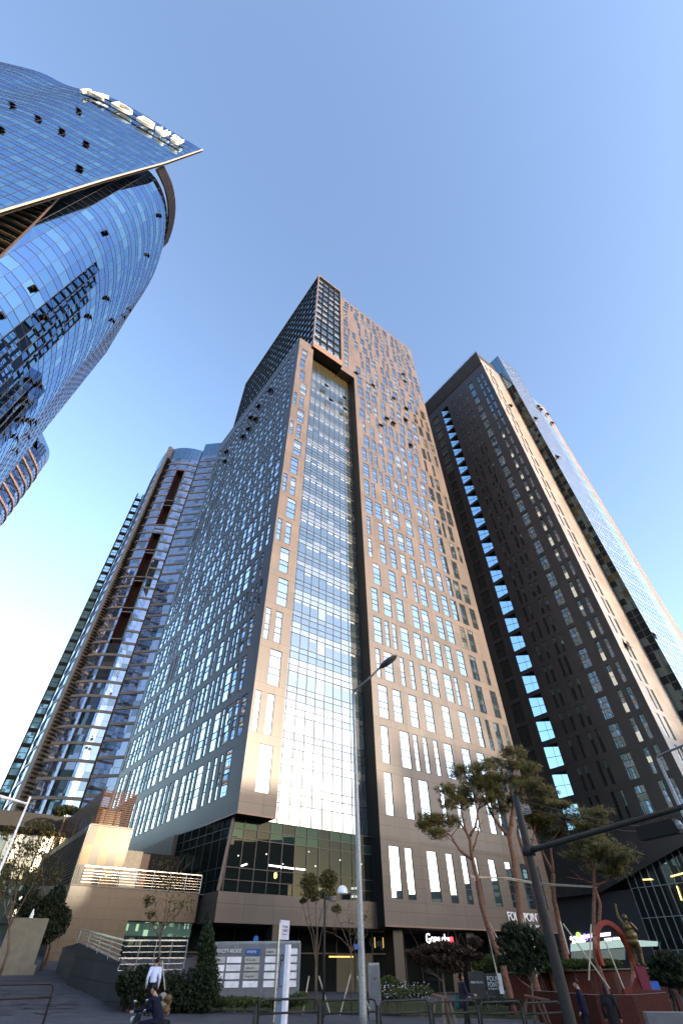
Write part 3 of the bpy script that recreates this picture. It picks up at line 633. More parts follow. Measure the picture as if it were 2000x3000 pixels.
def curved(G,FR,pl,zs,pick,zlo=None,zhi=None,jit=.0035,bar=.05,out=.04,side=1,vb=True):
    """glass panes and bars along a plan polyline; zlo/zhi = clipping height as a function of position"""
    n=len(pl)-1; cr=lambda z,i:(z if (zlo is None and zhi is None) else max(zlo(pl[i]) if zlo else -1e9,min(zhi(pl[i]) if zhi else 1e9,z)))
    for i in range(n):
        d=(pl[i+1]-pl[i]).normalized(); nn=Vector((d.y,-d.x,0))*side
        for k in range(len(zs)-1):
            a0,a1=cr(zs[k],i),cr(zs[k+1],i); b0,b1=cr(zs[k],i+1),cr(zs[k+1],i+1)
            if a1-a0<.02 and b1-b0<.02: continue
            j=[random.uniform(-jit,jit) for _ in range(3)]; j.append(j[0]+j[2]-j[1])
            G.poly([pl[i]+ZZ*a0+nn*j[0],pl[i+1]+ZZ*b0+nn*j[1],pl[i+1]+ZZ*b1+nn*j[2],pl[i]+ZZ*a1+nn*j[3]],pick(i,k))
            if FR is not None and a0==zs[k] and b0==zs[k]:
                FR.bar(pl[i]+ZZ*a0+nn*out/2,pl[i+1]+ZZ*b0+nn*out/2,out,bar)
    if FR is not None and vb:
        for i in range(n+1):
            d=(pl[min(i+1,n)]-pl[max(i-1,0)]).normalized(); nn=Vector((d.y,-d.x,0))*side
            z0,z1=cr(zs[0],i),cr(zs[-1],i)
            if z1-z0>.05: FR.bar(pl[i]+ZZ*z0+nn*out/2,pl[i]+ZZ*z1+nn*out/2,bar,out,up=nn)
def blue_tower():
    T=thing('glass_tower',(-55,25,0),'curved blue glass tower at the upper left with white roof lettering and a pointed sail','building')
    rg=random.Random(21); fr=plain('violet_grey_mullion',(.035,.035,.05),.5,.0)
    # front cylinder plan, from the far vertical edge round the nose and in behind the sail
    nose=spline([(-62,54),(-53.8,45.4),(-46.3,37.9),(-42.5,33.2),(-38.6,26.6),(-37.0,21.5),(-37.5,17.3),(-39.4,14.9),(-44,12.4),(-52,8.6)],8)
    pl=resample(nose,1.5); zs=[]; z=0
    while z<118: zs+=[z,z+2.4]; z+=3.9
    zs=[z for z in zs if z<117.9]+[118]
    def diag(p):
        h=math.degrees(math.atan2(p.x,p.y))
        if h>-67.2: return -1 if h>-62 else max(-1,58.7-(h+68.31)*7.1)
        return 58.7-(h+68.31)*7.1
    mats=[M['k1'],M['k2'],M['k3'],M['k4']]
    colr=[rg.random() for _ in range(400)]
    def pick(i,k):
        if k%2==1: return 2 if rg.random()<.7 else 0
        r=rg.random(); s=(k//2*7+i//3*3)%11/11
        return 3 if s<.16 and r<.8 else 1 if s<.42 and r<.8 else 2 if s>.8 and r<.7 else 0
    G=MB(); FR=MB(); curved(G,FR,pl,zs,pick,zlo=diag,side=-1,out=.03,bar=.045)
    G.build('lower_glass_shell',mats,T); FR.build('lower_mullions',fr,T)
    # crown: dark louvre rings set outside the rim
    CR=MB()
    crown=resample(spline([(-40.6,29.6),(-38.6,26.6),(-36.9,22.6),(-36.5,18.5),(-37.4,15.2)],8),1.5)
    for z in (118.4,119.4,120.4,121.4,122.4,123.2):
        for i in range(len(crown)-1): CR.bar(crown[i]+ZZ*z,crown[i+1]+ZZ*z,.5,.3)
    for p in crown[::2]: CR.bar(p*.995+ZZ*118+Vector((-.25,0,0)),p*.995+ZZ*123.2+Vector((-.25,0,0)),.15)
    CR.build('crown_louvres',plain('dark_bronze_louvre',(.05,.042,.04),.4,.4),T)
    mb=MB()
    for i in range(len(pl)-1): mb.poly([pl[i]+ZZ*118,pl[i+1]+ZZ*118,Vector((-70,22,118)),Vector((-70,22,118.01))][:3])
    mb.build('crown_deck',M['soffit'],T)
    # recessed slot behind the diagonal edge
    IN=MB(); inner=[Vector((-39.5,17.5,0)),Vector((-42,15.5,0)),Vector((-50,12.4,0)),Vector((-62,7.5,0)),Vector((-80,3.5,0))]
    G=MB(); curved(G,None,resample(inner,1.5),[5+3.9*i for i in range(23)],lambda i,k: 1 if rg.random()<.35 else 0,side=-1)
    G.build('slot_glass',[M['g4'],glass('slot_pale_glass',(.3,.32,.26),.3)],T)
    ii=[Vector((-38.9,15.9,0)),Vector((-42,14.1,0)),Vector((-50,10.8,0)),Vector((-62,6,0)),Vector((-80,2.0,0))]
    for z in range(20,95,2):
        for i in range(4): IN.bar(ii[i]+ZZ*z,ii[i+1]+ZZ*z,.35,.14)
    IN.build('slot_louvres',plain('gold_bronze_louvre',(.05,.038,.024),.5,.3),T)
    # edge trims
    TRM=MB(); dn=[p for p in pl if -74<math.degrees(math.atan2(p.x,p.y))<-62 and p.x>-45]
    for i in range(len(dn)-1): TRM.bar(dn[i]*.998+ZZ*max(0,diag(dn[i])),dn[i+1]*.998+ZZ*max(0,diag(dn[i+1])),.14,.2)
    # sail
    sp=[(-34.5,15.3),(-43.2,10.6),(-53.7,5.4),(-63.7,3.0),(-69.2,.7),(-78,-1.2),(-92,-3.5)]
    pl2=resample(spline(sp,8),1.35)
    edge=[(-34.5,150.),(-36.2,120.),(-37.3,106.2),(-38.4,92.5),(-39.4,76.7),(-40.2,65.3),(-43,0)]
    def zl(p):
        x=p.x
        for (x0,z0),(x1,z1) in zip(edge,edge[1:]):
            if x1<=x<=x0: return z0+(z1-z0)*(x-x0)/(x1-x0)
        return 0
    zs2=[]; z=0
    while z<148: zs2+=[z,z+2.3]; z+=3.75
    zs2=[z for z in zs2 if z<149.6]+[150]
    def pick2(i,k):
        r=rg.random(); s=(k//2*5+i//4*3)%13/13
        if k>len(zs2)-5: return 2
        return (1 if s<.35 and r<.75 else 3 if s<.42 and r<.4 else 2 if r<.3 else 0) if k%2==0 else (2 if r<.6 else 0)
    # fine plan sampling near the slanted edge keeps it straight
    near=[p for p in resample(spline(sp,8),.3) if p.x>-43.3]; pls=near+[p for p in pl2 if p.x<-43.9]
    G=MB(); curved(G,None,pls,zs2,pick2,zlo=zl,side=-1); G.build('sail_glass',mats,T)
    FR=MB(); curved(MB(),FR,pl2,zs2,pick2,zlo=zl,side=-1,out=.03,bar=.045); FR.build('sail_mullions',fr,T)
    EP=[]
    for x0,z0 in edge:
        c=min(resample(spline(sp,8),.1),key=lambda p:abs(p.x-x0)); EP.append(Vector((x0,c.y-.1,z0)))
    for i in range(len(EP)-1): TRM.bar(EP[i],EP[i+1],.26,.2,m=1)
    TRM.build('edge_trim',[plain('copper_trim',(.06,.04,.035),.5,.2),plain('pale_edge_trim',(.28,.27,.27),.4)],T)
    # inside of the sail
    BK=MB()
    for i in range(len(pls)-1):
        a,b=pls[i],pls[i+1]; n_=Vector((0,.35,0))
        BK.poly([b+n_+ZZ*max(0,zl(b)),a+n_+ZZ*max(0,zl(a)),a+n_+ZZ*150,b+n_+ZZ*150])
    BK.build('sail_back',M['soffit'],T)
    # roof lettering
    p0=Vector((-57.4,4.45,0)); p1=Vector((-37.9,13.35,0)); d=(p1-p0).normalized(); n=Vector((d.y,-d.x,0))
    wl=plain('white_roof_letters',(.75,.76,.8),.5)
    def planat(x):
        q=min(pls,key=lambda p:abs(p.x-x)); return q
    def letter(ch,x0,x1,zb,h):
        A=planat(x0);B=planat(x1); dd=(B-A).normalized(); nn=Vector((dd.y,-dd.x,0)); nn=nn if nn.y<0 else -nn
        text(ch,wl,T,A+nn*.9+ZZ*zb,dd,ZZ,h,.3,'roof_letter',width=(B-A).length*.93,thin=-.012)
    letter('K',-57.6,-52.6,138.6,7.4); letter('D',-51.6,-47.6,137.9,7.4); letter('B',-46.9,-43.6,137.6,7.4); letter('\uc0dd',-42.9,-40.2,137.6,6.9); letter('\uba85',-39.7,-37.6,137.6,6.9)
    mb=MB()
    for z in (138.2,142.6):
        for x in range(-57,-37): a=planat(x);b=planat(x+1); mb.bar(a+n*.45+ZZ*z,b+n*.45+ZZ*z,.25,.25)
    [mb.bar(planat(x)+n*.45+ZZ*138.2,planat(x)+n*.45+ZZ*142.6,.15) for x in (-56,-50,-44,-38)]; mb.build('letter_rail',M['black'],T)
    # open casements
    zv=lambda x,y:(x/2.24,150+y/2.24)
    def hit(px,py,poly):
        r=ray(px,py); best=None
        for a,b in zip(poly,poly[1:]):
            e=b-a; den=r.x*(-e.y)+e.x*r.y
            if abs(den)<1e-9: continue
            t=(a.x*(-e.y)+e.x*a.y)/den; s=(r.x*a.y-r.y*a.x)/den
            if 0<=s<=1 and t>0 and (best is None or t<best[0]): best=(t,e.normalized())
        if not best: return None
        t,e=best; n_=Vector((e.y,-e.x,0)); n_=n_ if n_.dot(r)<0 else -n_
        return CAM+r*t,e,n_
    for p in [(80,360),(247,445),(405,530),(563,610),(515,395),(520,770),(2,515)]:
        h=hit(*zv(*p),pls)
        if h: open_vent(T,h[0]+h[2]*.1+ZZ*.7,h[1],h[2],1.0,1.0)
    for p in [(693,1195),(1045,1080),(965,1340),(700,1625),(583,1745),(845,1695),(810,1740),(735,1770),(225,1560),(292,1750),(5,1740),(192,2165),(255,2200),(165,2300)]:
        h=hit(*zv(*p),pl)
        if h: open_vent(T,h[0]+h[2]*.1+ZZ*.6,h[1],h[2],.7,1.0)
    zv2=lambda x,y:(x/1.8086,1100+y/1.8086)
    for p in [(108,240),(148,245),(178,247),(78,330),(141,322),(78,402)]:
        h=hit(*zv2(*p),pl)
        if h: open_vent(T,h[0]+h[2]*.1+ZZ*.6,h[1],h[2],.7,1.0)
blue_tower()

# ================================================================ CURVED RESIDENTIAL TOWER (behind, left)
def banded(T,pl,zs_floor,top,rg,mats,band,side=-1,bandh=.55,step_sub=(.0,.62),pfx=''):
    G=MB(); FR=MB(); B=MB()
    for z in zs_floor:
        zz=[z+bandh,z+bandh+(3.3-bandh)*.42,z+3.3]
        curved(G,FR,pl,zz,lambda i,k:rg.choice([0,0,0,1,2]),side=side,out=.05,bar=.06,vb=True,jit=.005)
        for i in range(len(pl)-1):
            d=(pl[i+1]-pl[i]).normalized(); n=Vector((d.y,-d.x,0))*side
            B.obox((pl[i]+pl[i+1])/2+n*.06+ZZ*(z+bandh/2),d,n,ZZ,(pl[i+1]-pl[i]).length/2,.22,bandh/2)
    for e_ in (pl[0],pl[-1]): B.bar(e_+ZZ*zs_floor[0],e_+ZZ*(zs_floor[-1]+bandh),.1)
    for e_ in (pl[0],pl[-1]): G.poly([e_+Vector((0,.1,zs_floor[0])),e_+Vector((.05,.1,zs_floor[0])),e_+Vector((.05,.1,zs_floor[-1]+3)),e_+Vector((0,.1,zs_floor[-1]+3))],0)
    G.build(pfx+'glass',mats,T); FR.build(pfx+'mullions',M['frame'],T); B.build(pfx+'floor_bands',band,T)
def residential():
    T=thing('apartment_tower',(-57,105,0),'curved apartment tower with floor bands and dark red shafts, behind the central tower','building')
    rg=random.Random(31); k=1.053; Zt=137
    g=lambda x,y:(x*k,y*k)
    band=plain('pale_stone_band',(.17,.155,.15),.5); mats=[M['c1'],M['c2'],M['c3']]
    fz=[2+3.3*i for i in range(39)]
    right=[Vector((*g(-58.3,95.1),0)),Vector((*g(-55.8,94.6),0)),Vector((*g(-52.8,94.7),0)),Vector((*g(-50.5,95.2),0)),Vector((*g(-48.4,96),0))]
    pr=resample(spline([tuple(v)[:2] for v in right],4),1.3)
    shaftR=(Vector((*g(-53.9,94.62),0)),Vector((*g(-51.3,94.97),0)))
    def keep(i,seg,z):  # glass outside shaft
        m=(seg[i]+seg[i+1])/2; return not (shaftR[0].x<m.x<shaftR[1].x)
    # right curved face: split in two stretches around the shafts, plus panes between shafts
    pa=[p for p in pr if p.x<=shaftR[0].x]; pb=[p for p in pr if p.x>=shaftR[1].x]
    pa.append(shaftR[0]); pb.insert(0,shaftR[1])
    banded(T,pa,fz,Zt,rg,mats,band); banded(T,pb,fz,Zt,rg,mats,band)
    d0=115.; shafts=[]
    for t1,t0 in ((1.112,.966),(.953,.868),(.862,.777),(.775,.690),(.686,.600),(.597,.520)): shafts.append((1.5+t0*111,1.5+t1*111))
    inside=lambda z: any(a-1.2<z<b-1.2 for a,b in shafts)
    rest=[z for z in fz if not inside(z+1.6)]
    banded(T,[shaftR[0],shaftR[1]],rest,Zt,rg,mats,band)
    red=plain('dark_red_shaft',(.10,.018,.015),.6)
    e=(shaftR[1]-shaftR[0]).normalized(); n=Vector((e.y,-e.x,0)); n=n if n.y<0 else -n
    for a,b in shafts:
        mb=MB(); A,B=shaftR; zz0,zz1=a,b-.9; dp=-n*3
        mb.poly([A+dp+ZZ*zz0,B+dp+ZZ*zz0,B+dp+ZZ*zz1,A+dp+ZZ*zz1]); mb.poly([A+ZZ*zz0,A+dp+ZZ*zz0,A+dp+ZZ*zz1,A+ZZ*zz1]); mb.poly([B+dp+ZZ*zz0,B+ZZ*zz0,B+ZZ*zz1,B+dp+ZZ*zz1]); mb.poly([A+ZZ*zz1,B+ZZ*zz1,B+dp+ZZ*zz1,A+dp+ZZ*zz1])
        mb.bar(B+n*.1+ZZ*zz0,B+n*.1+ZZ*zz1,.25,m=1); mb.bar(A+n*.1+ZZ*zz1,B+n*.1+ZZ*zz1,.25,m=1); mb.bar(A+n*.1+ZZ*zz0,B+n*.1+ZZ*zz0,.25,m=1); mb.build('shaft',[red,band],T)
    # left quarter-round
    left=resample(spline([g(-59.3,95.4),g(-61.0,96.2),g(-62.9,98.3),g(-65.4,101.6),g(-67.2,104.6),g(-67.6,108.5),g(-66.5,112)],6),1.3)
    left=left[::-1]; banded(T,left,fz,Zt,rg,[M['c1'],M['g1'],M['c3']],plain('grey_blue_band',(.10,.11,.13),.4),bandh=.45)
    # divider fin
    mb=MB(); A=Vector((*g(-58.9,95.0),0)); nn=Vector((-.35,-1,0)).normalized()
    mb.obox(A+nn*.2+ZZ*Zt/2,Vector((1,-.35,0)).normalized(),nn,ZZ,.55,.9,Zt/2); mb.build('divider_fin',plain('pale_metal_fin',(.16,.155,.15),.5,.1),T)
    mb=MB()
    for z in fz:
        for q in (0,.8,1.6,2.4): mb.obox(A+nn*.3+Vector((.75,0,0))+ZZ*(z+q+.4),Vector((1,0,0)),nn,ZZ,.5,.75,.1)
    mb.build('louvre_column',plain('dark_louvre',(.02,.02,.022),.6),T)
    # glazed crown
    G=MB(); FR=MB()
    curved(G,FR,pr,[130.7,133.6,136.9],lambda i,k:0,side=-1,out=.08,bar=.12); curved(G,FR,left,[130.7,133.6,136.9],lambda i,k:0,side=-1,out=.06,bar=.1)
    # slab on the right
    sl=[Vector((*g(-47.0,93.9),0)),Vector((*g(-41.5,93.3),0)),Vector((*g(-34,94.5),0))]
    rs=resample(sl,1.4); banded(T,rs,fz,Zt,rg,mats,band); curved(G,FR,rs,[130.7,134,138],lambda i,k:0,side=-1,out=.08,bar=.12)
    a_=pr[-1]; b_=rs[0]; G.poly([a_+ZZ*130.7,b_+ZZ*130.7,b_+ZZ*131,a_+ZZ*131]); G.build('crown_glass',M['k1'],T); FR.build('crown_frame',M['kframe'],T)
    mb=MB(); A=rs[0]; mb.poly([A,A+Vector((-1.2,3,0)),A+Vector((-1.2,3,0))+ZZ*138,A+ZZ*138]); 
    allp=[left[0]+Vector((3,8,0))]+left+pr+rs+[rs[-1]+Vector((-4,12,0))]
    mb.poly([p+ZZ*130.6+Vector((0,.4,0)) for p in allp])
    for a_,b_ in zip(allp,allp[1:]): mb.poly([a_+Vector((-.6,1.2,130)),b_+Vector((-.6,1.2,130)),b_+Vector((-.6,1.2,136.6)),a_+Vector((-.6,1.2,136.6))]); mb.poly([p+Vector((0,.8,0)) for p in (rs[0],rs[-1],rs[-1]+ZZ*131,rs[0]+ZZ*131)])
    core=[Vector((p.x*.97-1.2,p.y*1.01+1.5,0)) for p in (left[3:]+pr+rs)]
    for a,b in zip(core,core[1:]): mb.poly([a,b,b+ZZ*130,a+ZZ*130])
    mb.build('core',M['soffit'],T)
    # column of glazed balconies on the left edge
    mb=MB(); A=Vector((*g(-69.3,105.2),0)); d=Vector((cos(R(20)),sin(R(20)),0)); n=Vector((d.y,-d.x,0))
    for z in fz[:-2]:
        for s in (-.95,.95): mb.obox(A+d*s+ZZ*(z+1.65),d,n,ZZ,.09,.5,1.65,0)
        mb.obox(A+ZZ*(z+.3),d,n,ZZ,1.0,.5,.35,0); mb.obox(A+ZZ*(z+2.0),d,n,ZZ,.9,.08,.05,0)
        mb.obox(A+ZZ*(z+2.0),d,n,ZZ,.86,.03,1.35,1)
    mb.build('glazed_balconies',[M['black'],glass('balcony_sky_glass',(.2,.4,.5),.45,(.7,.9,1))],T)
residential()
def far_tower():
    T=thing('apartment_tower',(-92,88,0),'curved banded apartment tower at the far left edge, partly behind the blue glass tower','building')
    rg=random.Random(41); k=.9
    pts=[(-84,66),(-90,72.8),(-92.4,77.5),(-92.9,82.0),(-93.6,87.2),(-94.9,90.1),(-97,92.6),(-101,95),(-106,96)]
    pl=resample(spline([(x*k,y*k) for x,y in pts],6),1.25); pl=pl[::-1]
    fz=[1+3.3*i for i in range(31)]
    banded(T,pl,fz,103,rg,[M['c1'],M['k1'],M['c2'],M['c3']],plain('pinkish_stone_band',(.2,.155,.145),.5),side=-1)
    G=MB();FR=MB(); curved(G,FR,pl,[103.3,105.6,108.2],lambda i,k:0,side=-1,out=.07,bar=.1); G.build('crown_glass',M['k1'],T); FR.build('crown_frame',M['kframe'],T)
    mb=MB()
    for a,b in zip(pl,pl[1:]):
        o=Vector((-.8,.6,0)); mb.poly([a+o,b+o,b+o+ZZ*103,a+o+ZZ*103])
    mb.poly([p+ZZ*103.2 for p in pl]); mb.build('core',M['soffit'],T)
far_tower()
# ================================================================ LOW BUILDINGS ON THE LEFT
def onb(px,py,b):
    r=ray(px,py); t=((O1-CAM).dot(VV)+b)/r.dot(VV); return CAM+r*t
def low_left():
    T=thing('stone_building',L(O1,-8,3,0),'low stone building with a checkered front, louvred side and railed terrace at the lower left','building')
    m,nt,p=newmat('sunlit_checkered_stone'); p.inputs['Roughness'].default_value=.3; p.inputs['Specular IOR Level'].default_value=.18
    uv=N(nt,'UVMap'); ck=N(nt,'TexBrick'); 
    mp=N(nt,'Mapping'); nt.links.new(uv.outputs[0],mp.inputs[0])
    sp=N(nt,'SeparateXYZ'); nt.links.new(mp.outputs[0],sp.inputs[0])
    fu=math_(nt,'FLOOR',math_(nt,'DIVIDE',sp.outputs[0],.6)); fv=math_(nt,'FLOOR',math_(nt,'DIVIDE',sp.outputs[1],1.15))
    tog=math_(nt,'FLOORED_MODULO',math_(nt,'ADD',fu,fv),2)
    cb=N(nt,'CombineXYZ'); nt.links.new(fu,cb.inputs[0]); nt.links.new(fv,cb.inputs[1]); wn=N(nt,'TexWhiteNoise'); nt.links.new(cb.outputs[0],wn.inputs['Vector'])
    tog=math_(nt,'GREATER_THAN',math_(nt,'ADD',math_(nt,'MULTIPLY',tog,.6),math_(nt,'MULTIPLY',wn.outputs[0],.45)),.5)
    mx=N(nt,'MixRGB'); mx.inputs[1].default_value=(.15,.09,.022,1); mx.inputs[2].default_value=(.05,.042,.036,1); nt.links.new(tog,mx.inputs[0]);  # golden sunlight put into the first stone colour
    nt.links.new(mx.outputs[0],p.inputs['Base Color'])
    wallm=panel_stone('tan_granite',(.034,.028,.022),1.2,[0,.55],1.1,5.75,rough=.3)
    mb=MB()
    mb.poly([L(O1,-10.1,3,5.75),L(O1,-7.0,3,5.75),L(O1,-7.0,3,9.2),L(O1,-10.1,3,9.2)],0,[(0,5.75),(3.1,5.75),(3.1,9.2),(0,9.2)])
    mb.poly([L(O1,-7,3,5.75),L(O1,-7,5.2,5.75),L(O1,-7,5.2,9.2),L(O1,-7,3,9.2)],0,[(0,5.75),(3.1,5.75),(3.1,9.2),(0,9.2)])
    mb.build('checkered_wall',m,T)
    mb=MB()
    def Wl(a0,z0,a1,z1,b=2.9): mb.poly([L(O1,a0,b,z0),L(O1,a1,b,z0),L(O1,a1,b,z1),L(O1,a0,b,z1)],0,[(a0+11,z0),(a1+11,z0),(a1+11,z1),(a0+11,z1)])
    Wl(-10.15,0,-5.75,4.1); Wl(-10.15,4.1,-.9,5.75)
    mb.poly([L(O1,-10.15,2.9,0),L(O1,-10.15,2.9,5.75),L(O1,-10.15,18,7),L(O1,-10.15,18,0)],0,[(0,0),(0,5.75),(15,7),(15,0)])
    mb.build('terrace_wall',wallm,T)
    mb=MB(); mb.lbox(O1,-10.2,2.84,5.75,-.9,3.1,5.83); mb.lbox(O1,-10.1,2.95,9.2,-6.95,5.2,9.28); mb.lbox(O1,-10.1,3.0,5.7,-.2,12,5.74); mb.build('coping',plain('pale_coping',(.14,.12,.1),.5),T)
    # louvred side
    mb=MB()
    mb.lbox(O1,-10.0,3.2,5.75,-7.1,18.5,9.15,0)
    mb.build('louvre_backing',M['soffit'],T); mb=MB()
    for i in range(16):
        z=5.95+i*.19; mb.bar(L(O1,-10.1,3.5,z),L(O1,-10.1,18.4,z),.06,.09)
    mb.build('side_louvres',plain('dark_louvre_slats',(.08,.065,.055),.6),T)
    mb=MB(); mb.bar(L(O1,-10.1,3.05,7.5),L(O1,-10.1,3.5,7.5),.1,3.4); mb.bar(L(O1,-10.1,3.0,9.05),L(O1,-10.1,18.5,9.05),.1,.4); mb.build('side_fascia',wallm,T)
    # timber slat screen box on the roof
    mb=MB(); wd=plain('reddish_timber',(.075,.03,.014),.6,noise=.3,scale=6)
    for i in range(17):
        z=9.35+i*.135; mb.bar(L(O1,-9.8,3.25,z),L(O1,-7.35,3.25,z),.05,.06); mb.bar(L(O1,-9.8,3.25,z),L(O1,-9.8,18,z),.05,.06); mb.bar(L(O1,-7.35,3.25,z),L(O1,-7.35,9,z),.05,.06)
    for a in (-9.8,-9.2,-8.5,-7.9,-7.35): mb.bar(L(O1,a,3.3,9.28),L(O1,a,3.3,11.6),.06)
    for b in range(4,18,2): mb.bar(L(O1,-9.75,b,9.28),L(O1,-9.75,b,11.6),.06)
    mb.build('timber_screen',wd,T)
    mb=MB(); mb.lbox(O1,-9.3,4.2,9.28,-7.9,5.5,10.5); mb.build('plant_box',plain('tan_metal_box',(.35,.27,.18),.6),T)
    # doorway on the terrace
    mb=MB(); mb.lbox(O1,-6.2,6.0,5.75,-4.9,6.3,8.4,0); mb.lbox(O1,-4.9,6.2,5.75,-4.2,6.3,8.3,1); mb.lbox(O1,-4.2,7.0,5.75,-1.4,7.1,8.5,2)
    mb.build('terrace_kiosk',[plain('ochre_stone',(.5,.42,.28),.45),plain('slatted_door',(.14,.08,.05),.5),M['soffit']],T)
    # green glass band under the wall
    mb=MB(); ss=[-5.75+i*.97 for i in range(6)]; curtain(mb,L(O1,0,3.3,0),UU,-VV,ss,[0,3.35,4.1],lambda i,k:k); mb.build('lower_glass',[M['g4'],glass('green_glass_band',(.06,.12,.09),.3,(.6,.85,.75))],T)
    mb=MB(); mb.lbox(O1,-5.7,3.1,2.2,-1,3.15,2.28); mb.build('window_rail',M['stainless'],T)
    mb=MB(); mb.lbox(O1,-10.0,3.4,0,-1,15,5.6); mb.build('core',M['soffit'],T)
    # terrace railing
    mb=MB()
    for a in [-9.6+i*1.25 for i in range(8)]: mb.bar(L(O1,a,2.98,5.8),L(O1,a,2.98,6.85),.05,.03)
    for z in (5.98,6.14,6.30,6.46,6.62): mb.bar(L(O1,-9.6,2.98,z),L(O1,-.9,2.98,z),.02)
    mb.bar(L(O1,-9.6,2.98,6.85),L(O1,-.9,2.98,6.85),.06)
    for b in (3,4.4): mb.bar(L(O1,-9.9,b,5.8),L(O1,-9.9,b,6.85),.05)
    mb.bar(L(O1,-9.6,2.98,6.85),L(O1,-9.95,4.4,6.85),.06)
    mb.build('terrace_railing',M['stainless'],T)
low_left()
def ramp_wall():
    T=thing('garden_wall',gnd_(375,2965),'dark stone ramp wall with a stainless handrail beside the rising path','wall')
    m=panel_stone('dark_wall_stone',(.035,.034,.037),1.2,[0,.5],1.0,0,rough=.5)
    P=[at(176,2808,45),at(232,2762,36),at(375,2830,31)]
    a=Vector(P[1]); b=Vector(P[2])
    mb=MB(); a0=Vector((a.x,a.y,-.5)); b0=Vector((b.x,b.y,-.5)); n=Vector((.25,.35,0))
    mb.poly([a0,b0,b,a],0,[(0,0),(6,0),(6,2),(0,2.4)]); mb.poly([a,b,b+n,a+n],1); mb.poly([b0,b0+n,b+n,b],0,[(0,0),(.4,0),(.4,2),(0,2)])
    c=at(185,2775,40); c0=Vector((c.x,c.y,-.5)); mb.poly([c0,a0,a,c],0,[(0,0),(6,0),(6,2),(0,2.4)])
    mb.build('wall_body',[m,plain('warm_coping',(.12,.095,.08),.6)],T)
    mb=MB(); a=at(240,2722,36); b=at(367,2755,31); a1=Vector((a.x,a.y,P[1].z)); b1=Vector((b.x,b.y,P[2].z))
    for i in range(5):
        t=i/4; mb.bar(a1.lerp(b1,t),a.lerp(b,t),.035)
    for k in range(5):
        t=.2+.2*k; mb.bar(a1.lerp(a,t),b1.lerp(b,t),.03 if k<4 else .06)
    c=at(551,2755,31.5); c1=Vector((c.x,c.y,c.z-1.0)); b2=Vector((b.x,b.y,b.z-1.0))
    for k in range(6): 
        t=k/5; mb.bar(b2.lerp(b,t),c1.lerp(c,t),.03 if k<5 else .05)
    for i in range(5): mb.bar(b2.lerp(c1,i/4),b.lerp(c,i/4),.035)
    mb.build('handrail',M['stainless'],T)
def gnd_(x,y): p=gp(x,y); return Vector((p[0],p[1],gz(*p)))
ramp_wall()
def grey_building():
    d=66; A=at(-150,2368,d); B=at(240,2388,d); z1=A.z; z0=at(0,2430,d).z
    T=thing('low_building',Vector((A.x,A.y,0)),'dark grey flat-roofed building with a textured glass front at the far lower left','building')
    dr=Vector((B.x-A.x,B.y-A.y,0)); Ln=dr.length; dr.normalize(); n=Vector((dr.y,-dr.x,0)); n=n if n.y<0 else -n
    P=Vector((A.x,A.y,0)); mb=MB(); mb.obox(P+dr*Ln/2+ZZ*(z0+z1)/2-n*6+n*1,dr,n,ZZ,Ln/2,7,(z1-z0)/2); mb.build('roof_fascia',plain('grey_brown_fascia',(.022,.021,.021),.6),T)
    mb=MB(); ss=[Ln*i/16 for i in range(17)]; zs=[0,3,5,7,z0]
    curtain(mb,P,dr,n,ss,zs,lambda i,k:random.choice([0,0,1]) if i<12 else 2,jit=.06); grid_bars(mb,P,dr,n,ss,zs,.1,.1,.1,m=3)
    mb.build('glass_front',[glass('pale_green_glass',(.07,.08,.06),.05),glass('grey_green_glass',(.05,.07,.05),.12),glass('dark_green_glass',(.02,.05,.04),.3),M['frame']],T)
    mb=MB(); mb.obox(P+dr*Ln/2+ZZ*z0/2-n*6,dr,n,ZZ,Ln/2,5.8,z0/2-.1); mb.build('body',M['soffit'],T)
grey_building()
# unseen blocks added to shade the plaza and tower foot, also mirrored in glass
def shade_blocks():
    s=Vector((sin(R(SUN_HEAD)),cos(R(SUN_HEAD)),0)); q=Vector((-s.y,s.x,0))
    st=panel_stone('beige_block_stone',(.35,.3,.25),3,[0,1.9],3.6,0,rough=.7)
    def block(c0,c1,h,dist,dep,label,nm='added_block'):
        P=s*dist+q*((c0+c1)/2); T=thing(nm,P,label,'building')
        mb=MB(); mb.obox(P+s*(dep/2)+ZZ*h/2,q,s,ZZ,(c1-c0)/2,dep/2,h/2); mb.build('body',plain('block_render',(.22,.2,.18),.8),T)
        mb=MB(); ws=[P-q*((c1-c0)/2)-s*.06,q,-s]
        for k in range(int(h//3.6)):
            for i in range(int((c1-c0)//3.2)):
                a=i*3.2+.7; cc=P-q*((c1-c0)/2)+q*(a+.9)+ZZ*(k*3.6+2)-s*.05; mb.obox(cc,q,s,ZZ,.9,.06,.9)
        mb.build('window_rows',M['g1'],T)
        mb=MB(); mb.obox(P+s*dep/2+ZZ*(h+.4),q,s,ZZ,(c1-c0)/2+.3,dep/2+.3,.4); mb.obox(P+s*dep/2+q*((c1-c0)*.2)+ZZ*(h+2),q,s,ZZ,2,2,1.6); mb.build('roof',plain('block_roof',(.15,.15,.15),.8),T)
    block(25.4,51,34.6,140,18,'added unseen block behind the viewer that shades the lower tower front')
    block(-50,21.2,30,138,20,'added long unseen block behind the viewer that shades the street')
    block(21.2,25.4,27.6,139,18,'added low unseen block between two others, letting a slit of sun pass')
shade_blocks()
